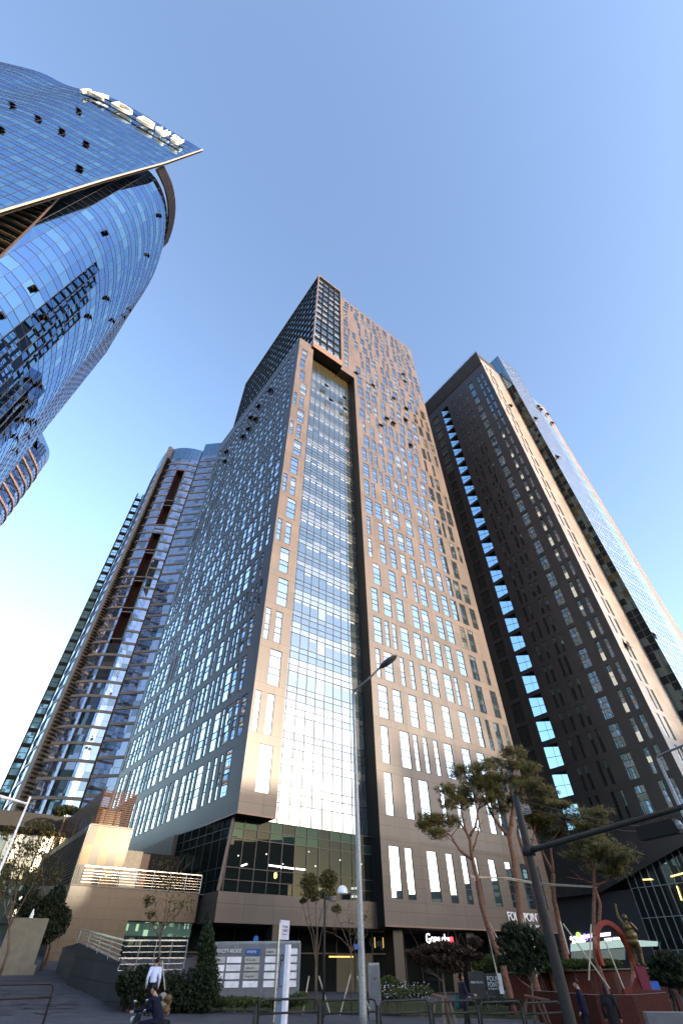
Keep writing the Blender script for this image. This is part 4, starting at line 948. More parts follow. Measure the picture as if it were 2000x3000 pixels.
def mirrored_blocks():  # unseen blocks added so the lower glass mirrors something dark
    rg=random.Random(77)
    spec=[(62,230,34,40),(74,225,30,46),(87,230,27,44),(99,228,27,40),(110,300,62,60),(150,150,26,60),(172,140,30,60),(196,150,34,60),(220,160,28,60)]
    nm=['added unseen block for dark reflections, first to the east','added unseen block for dark reflections, second to the east','added unseen block for dark reflections, third to the east','added unseen block for dark reflections, fourth to the east','added tall unseen block for dark reflections, farthest along the street','added unseen low block behind the viewer, first of the southern row','added unseen flat roofed block behind the viewer, second of the southern row','added unseen taller block behind the viewer, third of the southern row','added unseen low wide block behind the viewer, last of the southern row']
    for (h,d,z,wd),lb in zip(spec,nm):
        s=Vector((sin(R(h)),cos(R(h)),0)); q=Vector((-s.y,s.x,0)); P=s*d; T=thing('added_block',P,lb,'building')
        mb=MB(); mb.obox(P+s*8+ZZ*z/2,q,s,ZZ,wd/2*1.05,8,z/2); mb.build('body',plain('dark_block_render',(.07,.065,.06),.8),T)
        mb=MB()
        for k in range(int(z//3.6)): mb.obox(P+ZZ*(k*3.6+2)-s*.02,q,s,ZZ,wd/2*.95,.06,.7)
        mb.build('window_bands',M['g4'],T)
        mb=MB(); mb.obox(P+s*8+q*rg.uniform(-10,10)+ZZ*(z+1.5),q,s,ZZ,3,3,1.5); mb.build('roof_house',plain('roof_house_paint',(.1,.1,.1),.8),T)
mirrored_blocks()
# ================================================================ STREET FURNITURE
def street_lamp():
    b=at(1041,2980,19); base=Vector((b.x,b.y,gz(b.x,b.y))); T=thing('street_lamp',base,'tall galvanised street lamp with one arm in front of the central tower','street lamp')
    top=at(1035,2032,19); ax=Vector((base.x*.3+top.x*.7,base.y*.3+top.y*.7,0))
    t=Vector((base.x+.0,base.y,top.z)); t=Vector((top.x,top.y,top.z)); base2=Vector((t.x+.03,t.y,base.z))
    mb=MB(); n=14; mb.tube([base2.lerp(t,i/n) for i in range(n+1)],[.115-.055*i/n for i in range(n+1)],12); mb.tube([base2,base2+ZZ*.04],.25,8); mb.build('pole',M['steel'],T,True)
    e=at(1112,1957,18.6); mb=MB(); mb.tube([t-ZZ*.1,t+ZZ*.12,t.lerp(e,.15)+ZZ*.06,t.lerp(e,.5),e],[.06,.06,.05,.045,.04],8); mb.build('arm',M['lamphead'],T,True)
    c=at(1137,1938,18.4); d=(c-e).normalized(); mb=MB(); 
    mb.ball((0,0,0),.5,.21,.09,16,6)
    m=Matrix((( *d,),( *ZZ.cross(d).normalized(),),(*d.cross(ZZ.cross(d).normalized()),))).transposed()
    mb.v=[tuple(c+m@Vector(p)) for p in mb.v]; mb.build('lamp_head',M['lamphead'],T,True)
    q=at(1038,2618,19); w=at(1003,2611,19); mb=MB(); mb.tube([q,w],.025,6)
    for z in (-.08,.12): mb.tube([q+ZZ*(z-.03),q+ZZ*(z+.03)],.115,12)
    mb.build('clamp_bracket',M['stainless'],T)
    mb=MB(); mb.ball(w-ZZ*.02,.17,.17,.17,14,6,a0=0); mb.tube([w-ZZ*.07,w-ZZ*.01],.17,14); mb.build('dome_camera',M['white'],T,True)
    q=at(1044,2774,18.8); mb=MB(); mb.obox(q,_X0,Vector((0,1,0)),ZZ,.06,.02,.06); mb.build('number_plate',plain('blue_plate',(.05,.12,.35),.5),T)
street_lamp()
def traffic_pole():
    t=at(1508,2333,22); b=at(1660,3000,22); ba=Vector((t.x,t.y,gz(t.x,t.y)-.3)); T=thing('traffic_pole',ba,'thick dark steel pole at the right carrying a long arm with a signal','traffic signal')
    mb=MB(); n=10; mb.tube([ba.lerp(t,i/n) for i in range(n+1)],[.19-.06*i/n for i in range(n+1)],14); mb.build('pole',M['charcoal'],T,True)
    a=at(1560,2492,22); a=Vector((t.x,t.y,a.z)); e=atz(2040,2352,a.z+.15); mb=MB()
    mb.tube([a.lerp(e,i/8) for i in range(9)],[.095-.03*i/8 for i in range(9)],10); mb.tube([a+ZZ*-.14,a+ZZ*.14],.23,12); mb.build('mast_arm',M['charcoal'],T,True)
    c=a.lerp(e,.62)-ZZ*.42; r=ray(1910,2425); k=(Vector((e.x-a.x,e.y-a.y,0))).normalized()
    # hung at the arm where the photo shows it
    best=min([a.lerp(e,i/200) for i in range(201)],key=lambda p:abs(head(1908,2390)-math.atan2(p.x,p.y))); c=best-ZZ*.36
    nn=Vector((-k.y,k.x,0)); nn=nn if nn.y>0 else -nn
    mb=MB(); mb.obox(c,k,nn,ZZ,.62,.13,.17); mb.build('signal_housing',M['black'],T)
    for i in range(4):
        p=c+k*(-.45+.3*i)+nn*.13; mb=MB(); mb.tube([p,p+nn*.04],.12,12); mb.build('signal_lens',plain('dark_lens',(.03,.02,.02),.2),T)
    mb=MB()
    for i in range(4): 
        p=c+k*(-.45+.3*i)+nn*.15; mb.tube([p,p+nn*.16],[.14,.145],12,cap=False)
    mb.build('signal_visors',M['black'],T)
    mb=MB(); mb.bar(c+ZZ*.15+k*.3,best+k*.3,.05); mb.build('signal_hanger',M['charcoal'],T); mb=MB(); mb.bar(c+ZZ*.15-k*.3,best-k*.3,.05); mb.build('signal_hanger',M['charcoal'],T); mb=MB(); mb.ball(c+k*.66,.1,.13,.14,8,4); mb.build('signal_end_cap',M['steel'],T)
    mb=MB()
    for i in range(6):
        p=t-ZZ*(.3+.07*i); mb.tube([p,p+Vector((.5,.1,-.05+.03*i))],.012,5)
    mb.build('cable_stubs',M['steel'],T)
    mb=MB(); q=t-ZZ*.35; f=at(2010,2440,40)
    for dz in (0,.25): mb.tube([q+ZZ*dz,(q+f)/2+ZZ*(dz-.35),f+ZZ*dz],.012,4)
    tag(mb.build('overhead_cable',M['black']),'thin black overhead cables running right from the signal pole','cable')
traffic_pole()
def side_lamp():
    t=at(1925,2222,27); ba=Vector((t.x,t.y,gz(t.x,t.y)-.3)); T=thing('street_lamp',ba,'grey street lamp cut off by the right edge of the view','street lamp')
    mb=MB(); mb.tube([ba,ba.lerp(t,.5),t],[.11,.09,.06],10); mb.build('pole',M['steel'],T,True)
    e=at(2010,2180,26.2); m=at(1948,2205,26.8); mb=MB(); mb.tube([t-ZZ*.1,t+ZZ*.05,m,e],[.06,.055,.05,.04],8); mb.build('arm',M['lamphead'],T,True)
    h=at(2040,2165,26); mb=MB(); mb.tube([e,h],[.08,.14],8); mb.build('lamp_head',M['lamphead'],T,True)
    t=at(90,2334,33); g=gnd_(30,2798); T=thing('street_lamp',Vector((t.x,t.y,gz(t.x,t.y))),'pale street lamp among the trees at the lower left edge','street lamp')
    mb=MB(); ba=Vector((t.x,t.y,gz(t.x,t.y))); mb.tube([ba,t],[.09,.05],8); mb.build('pole',M['white'],T,True)
    a=at(80,2355,33); e=at(-12,2330,32); mb=MB(); mb.tube([a,e],[.06,.09],6); mb.build('arm',M['white'],T,True)
    t=at(952,2612,30); ba=Vector((t.x,t.y,gz(t.x,t.y))); T=thing('path_light',ba,'slim dark path light with a short drum head near the galvanised street lamp','lamp post')
    mb=MB(); mb.tube([ba,t],[.055,.045],8); mb.build('pole',M['charcoal'],T,True)
    h=at(975,2633,30); q=at(952,2632,30); mb=MB(); mb.bar(q,h,.05); mb.build('arm',M['charcoal'],T)
    mb=MB(); mb.tube([h-ZZ*.09,h+ZZ*.06],.2,14); mb.tube([h+ZZ*.06,h+ZZ*.1],[.21,.17],14); mb.build('lamp_head',plain('bronze_lamp',(.12,.105,.09),.5),T)
side_lamp()
def railing():
    A=at(750,2937,18.5); B=at(1640,2934,25.5); A.z=0;B.z=0; n=6; proto=None; d=(B-A).normalized(); l=(B-A).length/n
    where=['leftmost section, in front of the parking pylon','section left of the galvanised lamp','section in front of the flower bed','section behind which the woman walks','section left of the leaning thin tree','section beside the thick signal pole']
    for i in range(n):
        P=A+d*l*i; z=gz(P.x,P.y)
        if proto is None:
            T=thing('guard_railing',Vector((P.x,P.y,z)),'x','railing','dark tube railings along the sidewalk edge'); 
            b=Vector((P.x,P.y,z)); r=.045
            mb=MB(); w=l-.14; c=.14
            def pt(s,h): return b+d*(.1+s)+ZZ*h
            mb.tube([pt(0,.1),pt(0,.88-c),pt(.04,.84),pt(c,.88),pt(w-c,.88),pt(w-.04,.84),pt(w,.88-c),pt(w,.1)],.028,8); mb.tube([pt(0,.62),pt(w,.62)],.024,8); mb.build('rail_frame',M['charcoal'],T,True)
            mb=MB(); mb.tube([b,b+ZZ*.78],.05,10); mb.tube([b+ZZ*.78,b+ZZ*.8],.055,10); mb.build('post',M['charcoal'],T,True); proto=T
        else:
            T=proto.copy(); COL.objects.link(T); T.location=(P.x,P.y,z)
            for ch in list(proto.children): c=ch.copy(); COL.objects.link(c); c.parent=T
        tag(T,'dark round-cornered railing, '+where[i])
    # one more piece at the left edge
    T=proto.copy(); COL.objects.link(T); p=at(-45,2900,19); T.location=(p.x,p.y,.45); T.rotation_euler=(0,0,R(28))
    for ch in list(proto.children): c=ch.copy(); COL.objects.link(c); c.parent=T
    tag(T,'dark round-cornered railing cut off by the left edge of the view')
railing()
def flat_dir(P,Q): d=Vector((Q.x-P.x,Q.y-P.y,0)); l=d.length; d.normalize(); n=Vector((d.y,-d.x,0)); return d,(n if n.dot(P)<0 else -n),l
def signs():
    # directory board
    P=at(618,2765,34.5); Q=at(880,2768,34); P2=Vector((P.x,P.y,0)); d,n,l=flat_dir(P,Q); zt=P.z; g=gz(P.x,P.y)
    T=thing('directory_board',P2+d*l/2+ZZ*g,'wide ribbed grey arcade directory board with white name panels','sign')
    rib=plain('grey_ribbed_metal',(.2,.2,.21),.45,.2)
    mb=MB(); mb.obox(P2+d*l/2+ZZ*(zt+g)/2,d,n,ZZ,l/2,.05,(zt-g)/2)
    for i in range(int(l/.11)): mb.obox(P2+d*(.06+i*.11)+n*.06+ZZ*(zt+g)/2,d,n,ZZ,.03,.025,(zt-g)/2-.03)
    mb.build('ribbed_panel',rib,T); mb=MB(); mb.bar(P2+ZZ*zt,P2+d*l+ZZ*zt,.06,.16); mb.bar(P2+d*l+ZZ*g,P2+d*l+ZZ*zt,.06,.16); mb.build('board_frame',M['stainless'],T)
    ht=zt-g; wht=plain('white_name_panel',(.8,.8,.82),.4); gry=plain('grey_name_panel',(.42,.42,.38),.4); blu=plain('blue_name_panel',(.03,.09,.30),.4); dkt=plain('dark_lettering',(.03,.03,.03),.5)
    top=zt-.36; rh=.27
    cols=[(.035,.185),(.205,.36),(.40,.56),(.62,.735),(.75,.97)]
    names={(0,1):('\ud2b8\uc708\uc2dc\ud2f0\uc57d\uad6d',gry),(2,0):('\uc6b0\ub9ac\uc740\ud589',blu),(2,1):('Gà',gry),(2,2):('millworks',gry),(2,3):('Gong cha',gry),(3,0):('Gallery',gry)}
    for ci,(a,b) in enumerate(cols):
        for r_ in range(5):
            if ci<2 and r_==0: continue
            m=names.get((ci,r_),(None,wht))
            c=P2+d*l*(a+b)/2+n*.10+ZZ*(zt-.33-r_*.30); mb=MB(); mb.obox(c,d,n,ZZ,l*(b-a)/2,.02,.115); pn=mb.build('name_panel',m[1],T)
            if m[0]: text(m[0],plain('pale_lettering',(.7,.75,.85),.5) if m[1] is blu else dkt,pn,c-d*(l*(b-a)/2-.06)+n*.025-ZZ*.045,d,ZZ,.12,.004,'lettering',width=l*(b-a)*.62)
    text('TWINCITY ARCADE',M['white'],T,P2+d*l*.05+n*.1+ZZ*(zt-.36),d,ZZ,.22,.02,'lettering',width=l*.30)
    # road-number plate behind the board
    c=at(749,2758,36.5); T=thing('road_number_plate',Vector((c.x,c.y,gz(c.x,c.y))),'small blue road number plate showing above the directory board','sign')
    mb=MB(); mb.obox(c,d,n,ZZ,.14,.01,.16); mb.poly([c+n*.012+d*x+ZZ*z for x,z in((-.14,.16),(.14,.16),(.07,.24),(-.07,.24))]); mb.build('plate',plain('road_blue',(.02,.12,.42),.4),T)
    mb=MB(); mb.bar(c-ZZ*.2-n*.03,Vector((c.x,c.y,gz(c.x,c.y))),.05); mb.build('post',M['steel'],T)
    text('366',M['white'],T,c-d*.11+n*.02-ZZ*.10,d,ZZ,.16,.004,'lettering',width=.22)
    # hotel blade sign on a post
    a=at(818,2752,27); b=at(844,2747,27.5); d2,n2,l2=flat_dir(a,b); zt=at(830,2695,27).z; g=gz(a.x,a.y)
    T=thing('blade_sign',Vector((a.x,a.y,g)),'small white hotel sign on a thin steel post, left of the parking pylon top','sign')
    mb=MB(); c=Vector((a.x,a.y,0))+d2*l2/2+ZZ*(a.z+zt)/2; mb.obox(c,d2,n2,ZZ,l2/2,.04,(zt-a.z)/2); mb.build('sign_panel',plain('pale_lilac_white',(.5,.5,.62),.4),T)
    mb=MB(); mb.tube([Vector((a.x,a.y,g)),Vector((a.x,a.y,zt-.1))],.035,8); mb.build('post',M['stainless'],T)
    for i,(tx,w_) in enumerate((('FOUR',.62),('POINTS',.62),('BY SHERATON',.5))): text(tx,dkt,T,c-d2*l2*.3+n2*.045+ZZ*(.06-.13*i if i<2 else -.16),d2,ZZ,.12 if i<2 else .05,.003,'lettering',width=l2*w_)
    # parking pylon
    c=at(829,2900,25.5); g=gz(c.x,c.y); zt=at(829,2768,25.5).z; c=Vector((c.x,c.y,0))
    T=thing('parking_pylon',c+ZZ*g,'tall slim parking pylon, grey-blue on its left face and white on the right','sign')
    dl=Vector((cos(R(-22)),sin(R(-22)),0)); dr_=Vector((sin(R(22)),cos(R(22)),0)); mb=MB()
    mb.obox(c+ZZ*(g+zt)/2,dl,dr_,ZZ,.19,.12,(zt-g)/2,0); mb.obox(c+dl*.185+dr_*.0+ZZ*(g+zt)/2,dl,dr_,ZZ,.012,.122,(zt-g)/2+.004,1)
    mb.obox(c+dl*.13-dr_*.118+ZZ*(g+zt)/2,dl,dr_,ZZ,.075,.006,(zt-g)/2+.002,1)
    mb.build('pylon_body',[plain('grey_blue_panel',(.17,.2,.29),.4),plain('bright_white_panel',(.72,.72,.78),.4)],T)
    o=c-dl*.14-dr_*.125
    text('P',dkt,T,o+ZZ*(zt-.62),dl,ZZ,.5,.004,'lettering',width=.14); mb=MB(); mb.obox(o+dl*.015+ZZ*(zt-.86),dl,dr_,ZZ,.012,.004,.26); mb.obox(o+dl*.09+ZZ*(zt-1.55),dl,dr_,ZZ,.07,.004,.008)
    mb.bar(o+dl*.03+ZZ*(zt-1.55),o+dl*.07+ZZ*(zt-1.45),.015); mb.bar(o+dl*.03+ZZ*(zt-1.55),o+dl*.07+ZZ*(zt-1.65),.015); mb.build('arrow_mark',dkt,T)
    text('PARKING',dkt,T,o+ZZ*(zt-1.18),dl,ZZ,.05,.003,'lettering',width=.13)
    # ribbed totem right of the lamp
    c=at(1097,2900,30); zt=at(1095,2826,30).z; g=gz(c.x,c.y); c=Vector((c.x,c.y,0)); d3=Vector((1,.1,0)).normalized(); n3=Vector((.1,-1,0)).normalized()
    T=thing('totem_sign',c+ZZ*g,'narrow ribbed pale metal totem standing right of the galvanised street lamp','sign')
    mb=MB(); mb.obox(c+ZZ*(zt+g)/2,d3,n3,ZZ,.24,.05,(zt-g)/2)
    for i in range(9): mb.obox(c+d3*(-.2+.05*i)+n3*.06+ZZ*((zt+g)/2),d3,n3,ZZ,.012,.015,(zt-g)/2-.05)
    mb.build('ribbed_panel',rib,T); mb=MB()
    for sx in(-1,1): mb.bar(c+d3*.25*sx+ZZ*g,c+d3*.25*sx+ZZ*zt,.03,.12)
    mb.bar(c-d3*.25+ZZ*zt,c+d3*.25+ZZ*zt,.03,.12); mb.build('totem_frame',M['stainless'],T)
    text('W',dkt,T,c-d3*.08+n3*.08+ZZ*(zt-.52),d3,ZZ,.16,.004,'lettering')
    # hotel stone signs
    for (x0,x1,yt,yb,dd,lb,cells) in ((1368,1415,2846,2922,37,'dark stone panel with small grey lettering, left of the hotel name stone',[('SEOUL',.13,.42)]),(1418,1462,2852,2918,37,'dark stone with the hotel name in white letters beside the red planter',[('FOUR',.34,.22),('POINTS',.34,.48),('BY SHERATON',.13,.68)])):
        a=at(x0,yt,dd); b=at(x1,yt,dd); d4,n4,l4=flat_dir(a,b); zb=at(x0,yb,dd).z; T=thing('name_stone',Vector((a.x,a.y,zb)),lb,'sign')
        mb=MB(); c=Vector((a.x,a.y,0))+d4*l4/2+ZZ*(a.z+zb)/2; mb.obox(c,d4,n4,ZZ,l4/2,.15,(a.z-zb)/2); mb.build('stone',plain('dark_sign_stone',(.05,.045,.04),.5),T)
        for tx,sz,fy in cells: text(tx,M['white'],T,c-d4*l4*.4+n4*.16+ZZ*((a.z-zb)*(.5-fy)-sz*.3),d4,ZZ,sz*.8,.006,'lettering',width=l4*.78)
    a=at(1455,2856,36.8); b=at(1466,2856,36.8); d4,n4,l4=flat_dir(a,b); zb=at(1470,2912,36.8).z; T=thing('white_pillar',Vector((a.x,a.y,zb)),'short white pillar between the hotel name stone and the red planter wall','pillar')
    mb=MB(); mb.obox(Vector((a.x,a.y,0))+d4*l4/2+ZZ*(a.z+zb)/2,d4,n4,ZZ,l4*.55,.16,(a.z-zb)/2); mb.obox(Vector((a.x,a.y,0))+d4*l4/2+ZZ*(a.z+.03),d4,n4,ZZ,l4*.6,.18,.03); mb.build('pillar_body',M['white'],T)
signs()
def planter():
    red=plain('dark_red_brick',(.05,.013,.009),.8,noise=.3,scale=12)
    P=[at(1470,2852,38),at(1790,2842,41),at(1960,2836,46)]; zb=[at(1480,2914,38).z,at(1790,2905,41).z,-.2]
    T=thing('planter_wall',P[0]-ZZ*1,'dark red brick planter wall holding the hedge under the pines','planter'); mb=MB()
    for i in range(2):
        a,b=P[i],P[i+1]; a0=Vector((a.x,a.y,-.6)); b0=Vector((b.x,b.y,-.6)); mb.poly([a0,b0,b,a]); n=Vector((.1,.35,0)); mb.poly([a,b,b+n,a+n]); mb.poly([b+n+ZZ*0,a+n,Vector((a0.x,a0.y,-.6))+n,b0+n])
    mb.build('brick_wall',red,T); 
    mb=MB()
    for i in range(2): mb.bar(P[i]+ZZ*.03,P[i+1]+ZZ*.03,.3,.06)
    mb.build('coping',plain('mossy_coping',(.09,.09,.05),.8),T)
    T=thing('low_wall',gnd_(1800,2925),'long low curved brick kerb wall at the foot of the red sculpture','wall'); mb=MB()
    pts=[at(1560,2902,33),at(1650,2908,32),at(1740,2915,31),at(1850,2915,31.5),at(1950,2908,33)]; pts=[Vector((p.x,p.y,p.z)) for p in pts]
    for a,b in zip(pts,pts[1:]):
        mb.poly([Vector((a.x,a.y,-1.2)),Vector((b.x,b.y,-1.2)),b,a],0); mb.poly([a+ZZ*.004,b+ZZ*.004,b+Vector((.1,.3,.004)),a+Vector((.1,.3,.004))],1)
    mb.build('kerb_wall',[red,plain('grey_coping',(.22,.22,.22),.7)],T)
    c=at(1955,2975,24); T=thing('concrete_bench',Vector((c.x,c.y,-.7)),'plain grey concrete block bench at the lower right corner','bench'); mb=MB(); mb.obox(Vector((c.x+.3,c.y,c.z-.2)),Vector((.96,-.28,0)),Vector((.28,.96,0)),ZZ,.95,.35,.27); mb.obox(Vector((c.x+.3,c.y,c.z-.6)),Vector((.96,-.28,0)),Vector((.28,.96,0)),ZZ,.8,.28,.3); mb.build('bench_block',plain('grey_concrete',(.13,.13,.13),.8),T)
    # stele
    P=at(45,2690,39); T=thing('stone_stele',Vector((P.x,P.y,2)),'pale beige upright stone slab with a small white bird-like finial at the left edge','stele'); mb=MB()
    g=gz(P.x,P.y); zt=at(75,2690,39).z; b=at(55,2790,39); b2=Vector((b.x,b.y,0)); mb.obox(b2+ZZ*(g+zt)/2,Vector((.85,.52,0)),Vector((-.52,.85,0)),ZZ,.95,.25,(zt-g)/2); mb.obox(b2+ZZ*(g+.15),Vector((.85,.52,0)),Vector((-.52,.85,0)),ZZ,1.1,.35,.2); mb.build('slab',plain('beige_stone',(.13,.12,.085),.7),T)
    mb=MB(); q=b2+ZZ*zt; mb.tube([q,q+ZZ*.2,q+ZZ*.42],[.12,.09,.01],8); mb.build('finial',M['white'],T)
planter()
def sculpture():
    c=at(1800,2800,34); zt=at(1790,2703,34).z; zb=at(1800,2906,34).z; R_=(zt-zb)/2; c=Vector((c.x,c.y,(zt+zb)/2))
    T=thing('ring_sculpture',Vector((c.x,c.y,zb)),'upright red and orange ribbed ring sculpture on the plaza','sculpture')
    d=Vector((cos(R(-12)),sin(R(-12)),0)); n=Vector((-d.y,d.x,0)); cols=[plain('orange_enamel',(.28,.03,.01),.45),plain('red_enamel',(.22,.014,.012),.45),plain('crimson_enamel',(.16,.01,.022),.45),plain('deep_red_enamel',(.12,.008,.016),.45)]
    for bi in range(4):
        mb=MB(); pts=[]; 
        for i in range(41):
            a=R(-100)+R(296)*i/40; pts.append(c+d*(cos(a)*R_*.62)+ZZ*(sin(a)*R_)+n*(-.3+.2*bi)+d*.0)
        for i in range(40): mb.bar(pts[i],pts[i+1],.13,.2)
        mb.build('ring_band',cols[bi],T)
    # plinth and gilded figure
    p=at(1878,2830,33.5); zt=p.z; zb=at(1880,2900,33.5).z; P=Vector((p.x,p.y,0))
    T=thing('sculpture_plinth',P+ZZ*zb,'square plinth painted crimson and blue under the golden figure','plinth')
    mb=MB(); mb.obox(P+ZZ*(zt+zb)/2+d*-.13,d,n,ZZ,.2,.2,(zt-zb)/2,0); mb.obox(P+ZZ*(zt+zb)/2-ZZ*.25+d*.25,d,n,ZZ,.18,.2,(zt-zb)/2-.25,1); mb.build('plinth_block',[cols[2],plain('blue_enamel',(.03,.10,.35),.4)],T)
    return P,zt
PL=sculpture()
# ================================================================ PEOPLE
def capsule_body(name,segs,mat,parent,voxel=.012,sm=3):
    """limbs as tapered capsules fused into one continuous skin by a voxel remesh"""
    mb=MB()
    for s in segs:
        if len(s)==2: c,r=s; r=r if isinstance(r,tuple) else (r,r,r); mb.ball(c,*r,12,8)
        else:
            a,b,ra,rb=s; a=Vector(a);b=Vector(b); n=5; mb.tube([a.lerp(b,i/n) for i in range(n+1)],[ra+(rb-ra)*i/n for i in range(n+1)],12); mb.ball(a,ra,ra,ra,12,8); mb.ball(b,rb,rb,rb,12,8)
    o=mb.build(name,mat,parent,True)
    m=o.modifiers.new('r','REMESH'); m.mode='VOXEL'; m.voxel_size=voxel; m.use_smooth_shade=True
    m=o.modifiers.new('s','SMOOTH'); m.iterations=sm; m.factor=.5
    return o
SKIN=plain('skin',(.38,.23,.16),.5,noise=.05); HAIR=plain('black_hair',(.012,.01,.01),.45)
def person(base,face,label,J,top,bottom,shoes,hair='short',scale=1,extra=None,skin=None,jacket_len=0,sleeves='long'):
    """J: joints in a local frame (x right of the person, y forward, z up)"""
    T=thing('person',base,label,'person'); rot=Matrix.Rotation(face,3,'Z')
    W=lambda p: Vector(base)+rot@(Vector(p)*scale)
    sk=skin or SKIN; segs=[]; k=scale
    hd=W(J['head']); nk=W(J['neck']); segs+=[(nk,W(Vector(J['head'])-Vector((0,.01,.08))),.056*k,.052*k),(hd,(.076*k,.092*k,.115*k)),(W(Vector(J['head'])+Vector((0,.045,-.07))),.048*k)]
    f=rot@Vector((0,1,0)); rt=rot@Vector((1,0,0))
    segs+=[(hd+f*.095*k-ZZ*.012*k,hd+f*.108*k-ZZ*.035*k,.012*k,.016*k)]
    for s in(-1,1): segs.append((hd+rt*s*.078*k-ZZ*.01,(.014*k,.022*k,.03*k)))
    def arm(side):
        S_,E_,H_=W(J['sh'+side]),W(J['el'+side]),W(J['ha'+side]); out=[(S_,E_,.05*k,.04*k),(E_,H_,.04*k,.026*k)]
        d=(H_-E_).normalized(); sd=d.orthogonal().normalized(); up=d.cross(sd); pm=H_+d*.045*k; out.append((H_,pm,.026*k,.036*k))
        for i,ln in enumerate((.060,.072,.066,.05)):
            a=pm+sd*((i-1.5)*.019*k)+d*.02*k; m_=a+d*ln*.55*k+up*.008*k; out+=[(a,m_,.0105*k,.010*k),(m_,m_+d*ln*.5*k+up*.02*k,.010*k,.008*k)]
        a=H_+sd*.028*k; out.append((a,a+d*.05*k+sd*.025*k,.012*k,.010*k)); return out
    segs+=arm('L')+arm('R')
    ch,pv=W(J['chest']),W(J['pelvis']); segs+=[(ch,pv,.115*k,.115*k),(nk,ch,.06*k,.1*k)]
    for s in 'LR': segs+=[(W(J['hip'+s]),W(J['kn'+s]),.08*k,.055*k),(W(J['kn'+s]),W(J['an'+s]),.055*k,.036*k),(W(J['an'+s]),W(Vector(J['an'+s])+Vector((0,.13,-.04))),.036*k,.03*k)]
    capsule_body('body',segs,sk,T,.010*k)
    # face details
    mb=MB()
    for s in(-1,1): mb.ball(hd+f*.083*k+rt*s*.031*k+ZZ*.004,.012*k,.012*k,.008*k,8,4)
    mb.ball(hd+f*.088*k-ZZ*.062*k,.022*k,.012*k,.006*k,8,4,m=1); mb.build('face_features',[HAIR,plain('lips',(.35,.12,.1),.5)],T)
    # top
    sg=[(ch,(.19*k,.125*k,.17*k) if abs(sin(face))<.7 else (.14*k,.18*k,.17*k)),(ch,pv+ZZ*.02,.15*k,.145*k),(W(J['shL']),W(J['shR']),.075*k,.075*k),(nk-ZZ*.04*k,ch,.075*k,.14*k)]
    for s in 'LR':
        a,b,c=W(J['sh'+s]),W(J['el'+s]),W(J['ha'+s]); sg+=[(a,b,.068*k,.054*k)]
        if sleeves=='long': sg.append((b,b.lerp(c,.93),.054*k,.042*k))
        else: sg.append((b,b.lerp(c,.5),.054*k,.048*k))
    if jacket_len: sg.append((pv,pv-ZZ*jacket_len*k,.155*k,.165*k))
    capsule_body('top_garment',sg,top,T,.016*k,4)
    # trousers / legs
    sg=[(pv,.148*k)]
    for s in 'LR': sg+=[(W(J['hip'+s]),W(J['kn'+s]),.098*k,.07*k),(W(J['kn'+s]),W(J['an'+s]),.07*k,.055*k)]
    capsule_body('trousers',sg,bottom,T,.016*k,4)
    for s in 'LR':
        A=W(J['an'+s]); fo=rot@Vector((0,1,0)); capsule_body('shoe',[(A-fo*.03-ZZ*.035,A+fo*.16*k-ZZ*.05,.05*k,.038*k)],shoes,T,.012)
    # hair
    sg=[(hd+ZZ*.032*k-f*.014*k,(.086*k,.099*k,.105*k))]
    if hair=='bun': sg+=[(hd-f*.06*k-ZZ*.02,.07*k),(hd-f*.03*k-ZZ*.09*k,.07*k)]
    if hair=='long': sg+=[(hd-f*.05*k,hd-f*.06*k-ZZ*.18*k,.08*k,.06*k)]
    h=capsule_body('hair',sg,HAIR,T,.012*k,2)
    return T,W
def joints(h=1.0,stride=.12,armL=(0,0),armR=(0,0),lean=0):
    J=dict(head=(0,.03+lean,1.60),neck=(0,.0+lean*.9,1.44),chest=(0,lean*.6,1.24),pelvis=(0,0,.96),hipL=(-.09,0,.93),hipR=(.09,0,.93),knL=(-.09,.06+stride*.6,.51),knR=(.09,.04-stride*.3,.51),anL=(-.09,stride,.09),anR=(.09,-stride,.10),
      shL=(-.19,lean*.8,1.38),shR=(.19,lean*.8,1.38),elL=(-.25,-.06+armL[0]*.5,1.10),elR=(.25,-.06+armR[0]*.5,1.10),haL=(-.24,.06+armL[0],.87+armL[1]),haR=(.24,.06+armR[0],.87+armR[1]))
    return J
def put(px,py_head,d):   # base so that the crown of a 1.72 m person shows at that pixel
    p=at(px,py_head,d); return Vector((p.x,p.y,p.z-1.72))
wsh=plain('white_shirt',(.55,.6,.78),.7,noise=.06); navy=plain('navy_suit',(.006,.008,.022),.8); blk=plain('black_cloth',(.012,.012,.014),.8); shoe=plain('black_shoe',(.01,.01,.01),.4)
b=put(463,2806,28.7); person(b,R(12),'man in a loose white shirt walking away on the path, head lowered',joints(stride=.14,armL=(.02,.0),armR=(-.05,0),lean=.05),wsh,blk,shoe)
b=put(1346,2849,27.5); T,W=person(b,R(-75),'woman in a dark jacket with a teal bag walking behind the railing, facing right',joints(stride=.16,armL=(.24,.16),armR=(.3,.2)),plain('dark_violet_jacket',(.03,.025,.05),.8),blk,shoe,hair='bun',jacket_len=.12)
TB=thing('shoulder_bag',W((-.32,-.1,.85)),'teal shoulder bag hanging at the walking woman\'s side','bag'); mb=MB(); c=W((-.30,-.12,.86)); mb.ball(c,.17,.1,.2,12,8); mb.build('bag_body',plain('teal_cloth',(.02,.12,.10),.7),TB,True); mb=MB(); mb.tube([c+ZZ*.12+Vector((.08,0,0)),W((-.17,0,1.4)),c+ZZ*.12-Vector((.08,0,0))],.012,6); mb.build('bag_strap',plain('teal_strap',(.02,.08,.07),.7),TB)
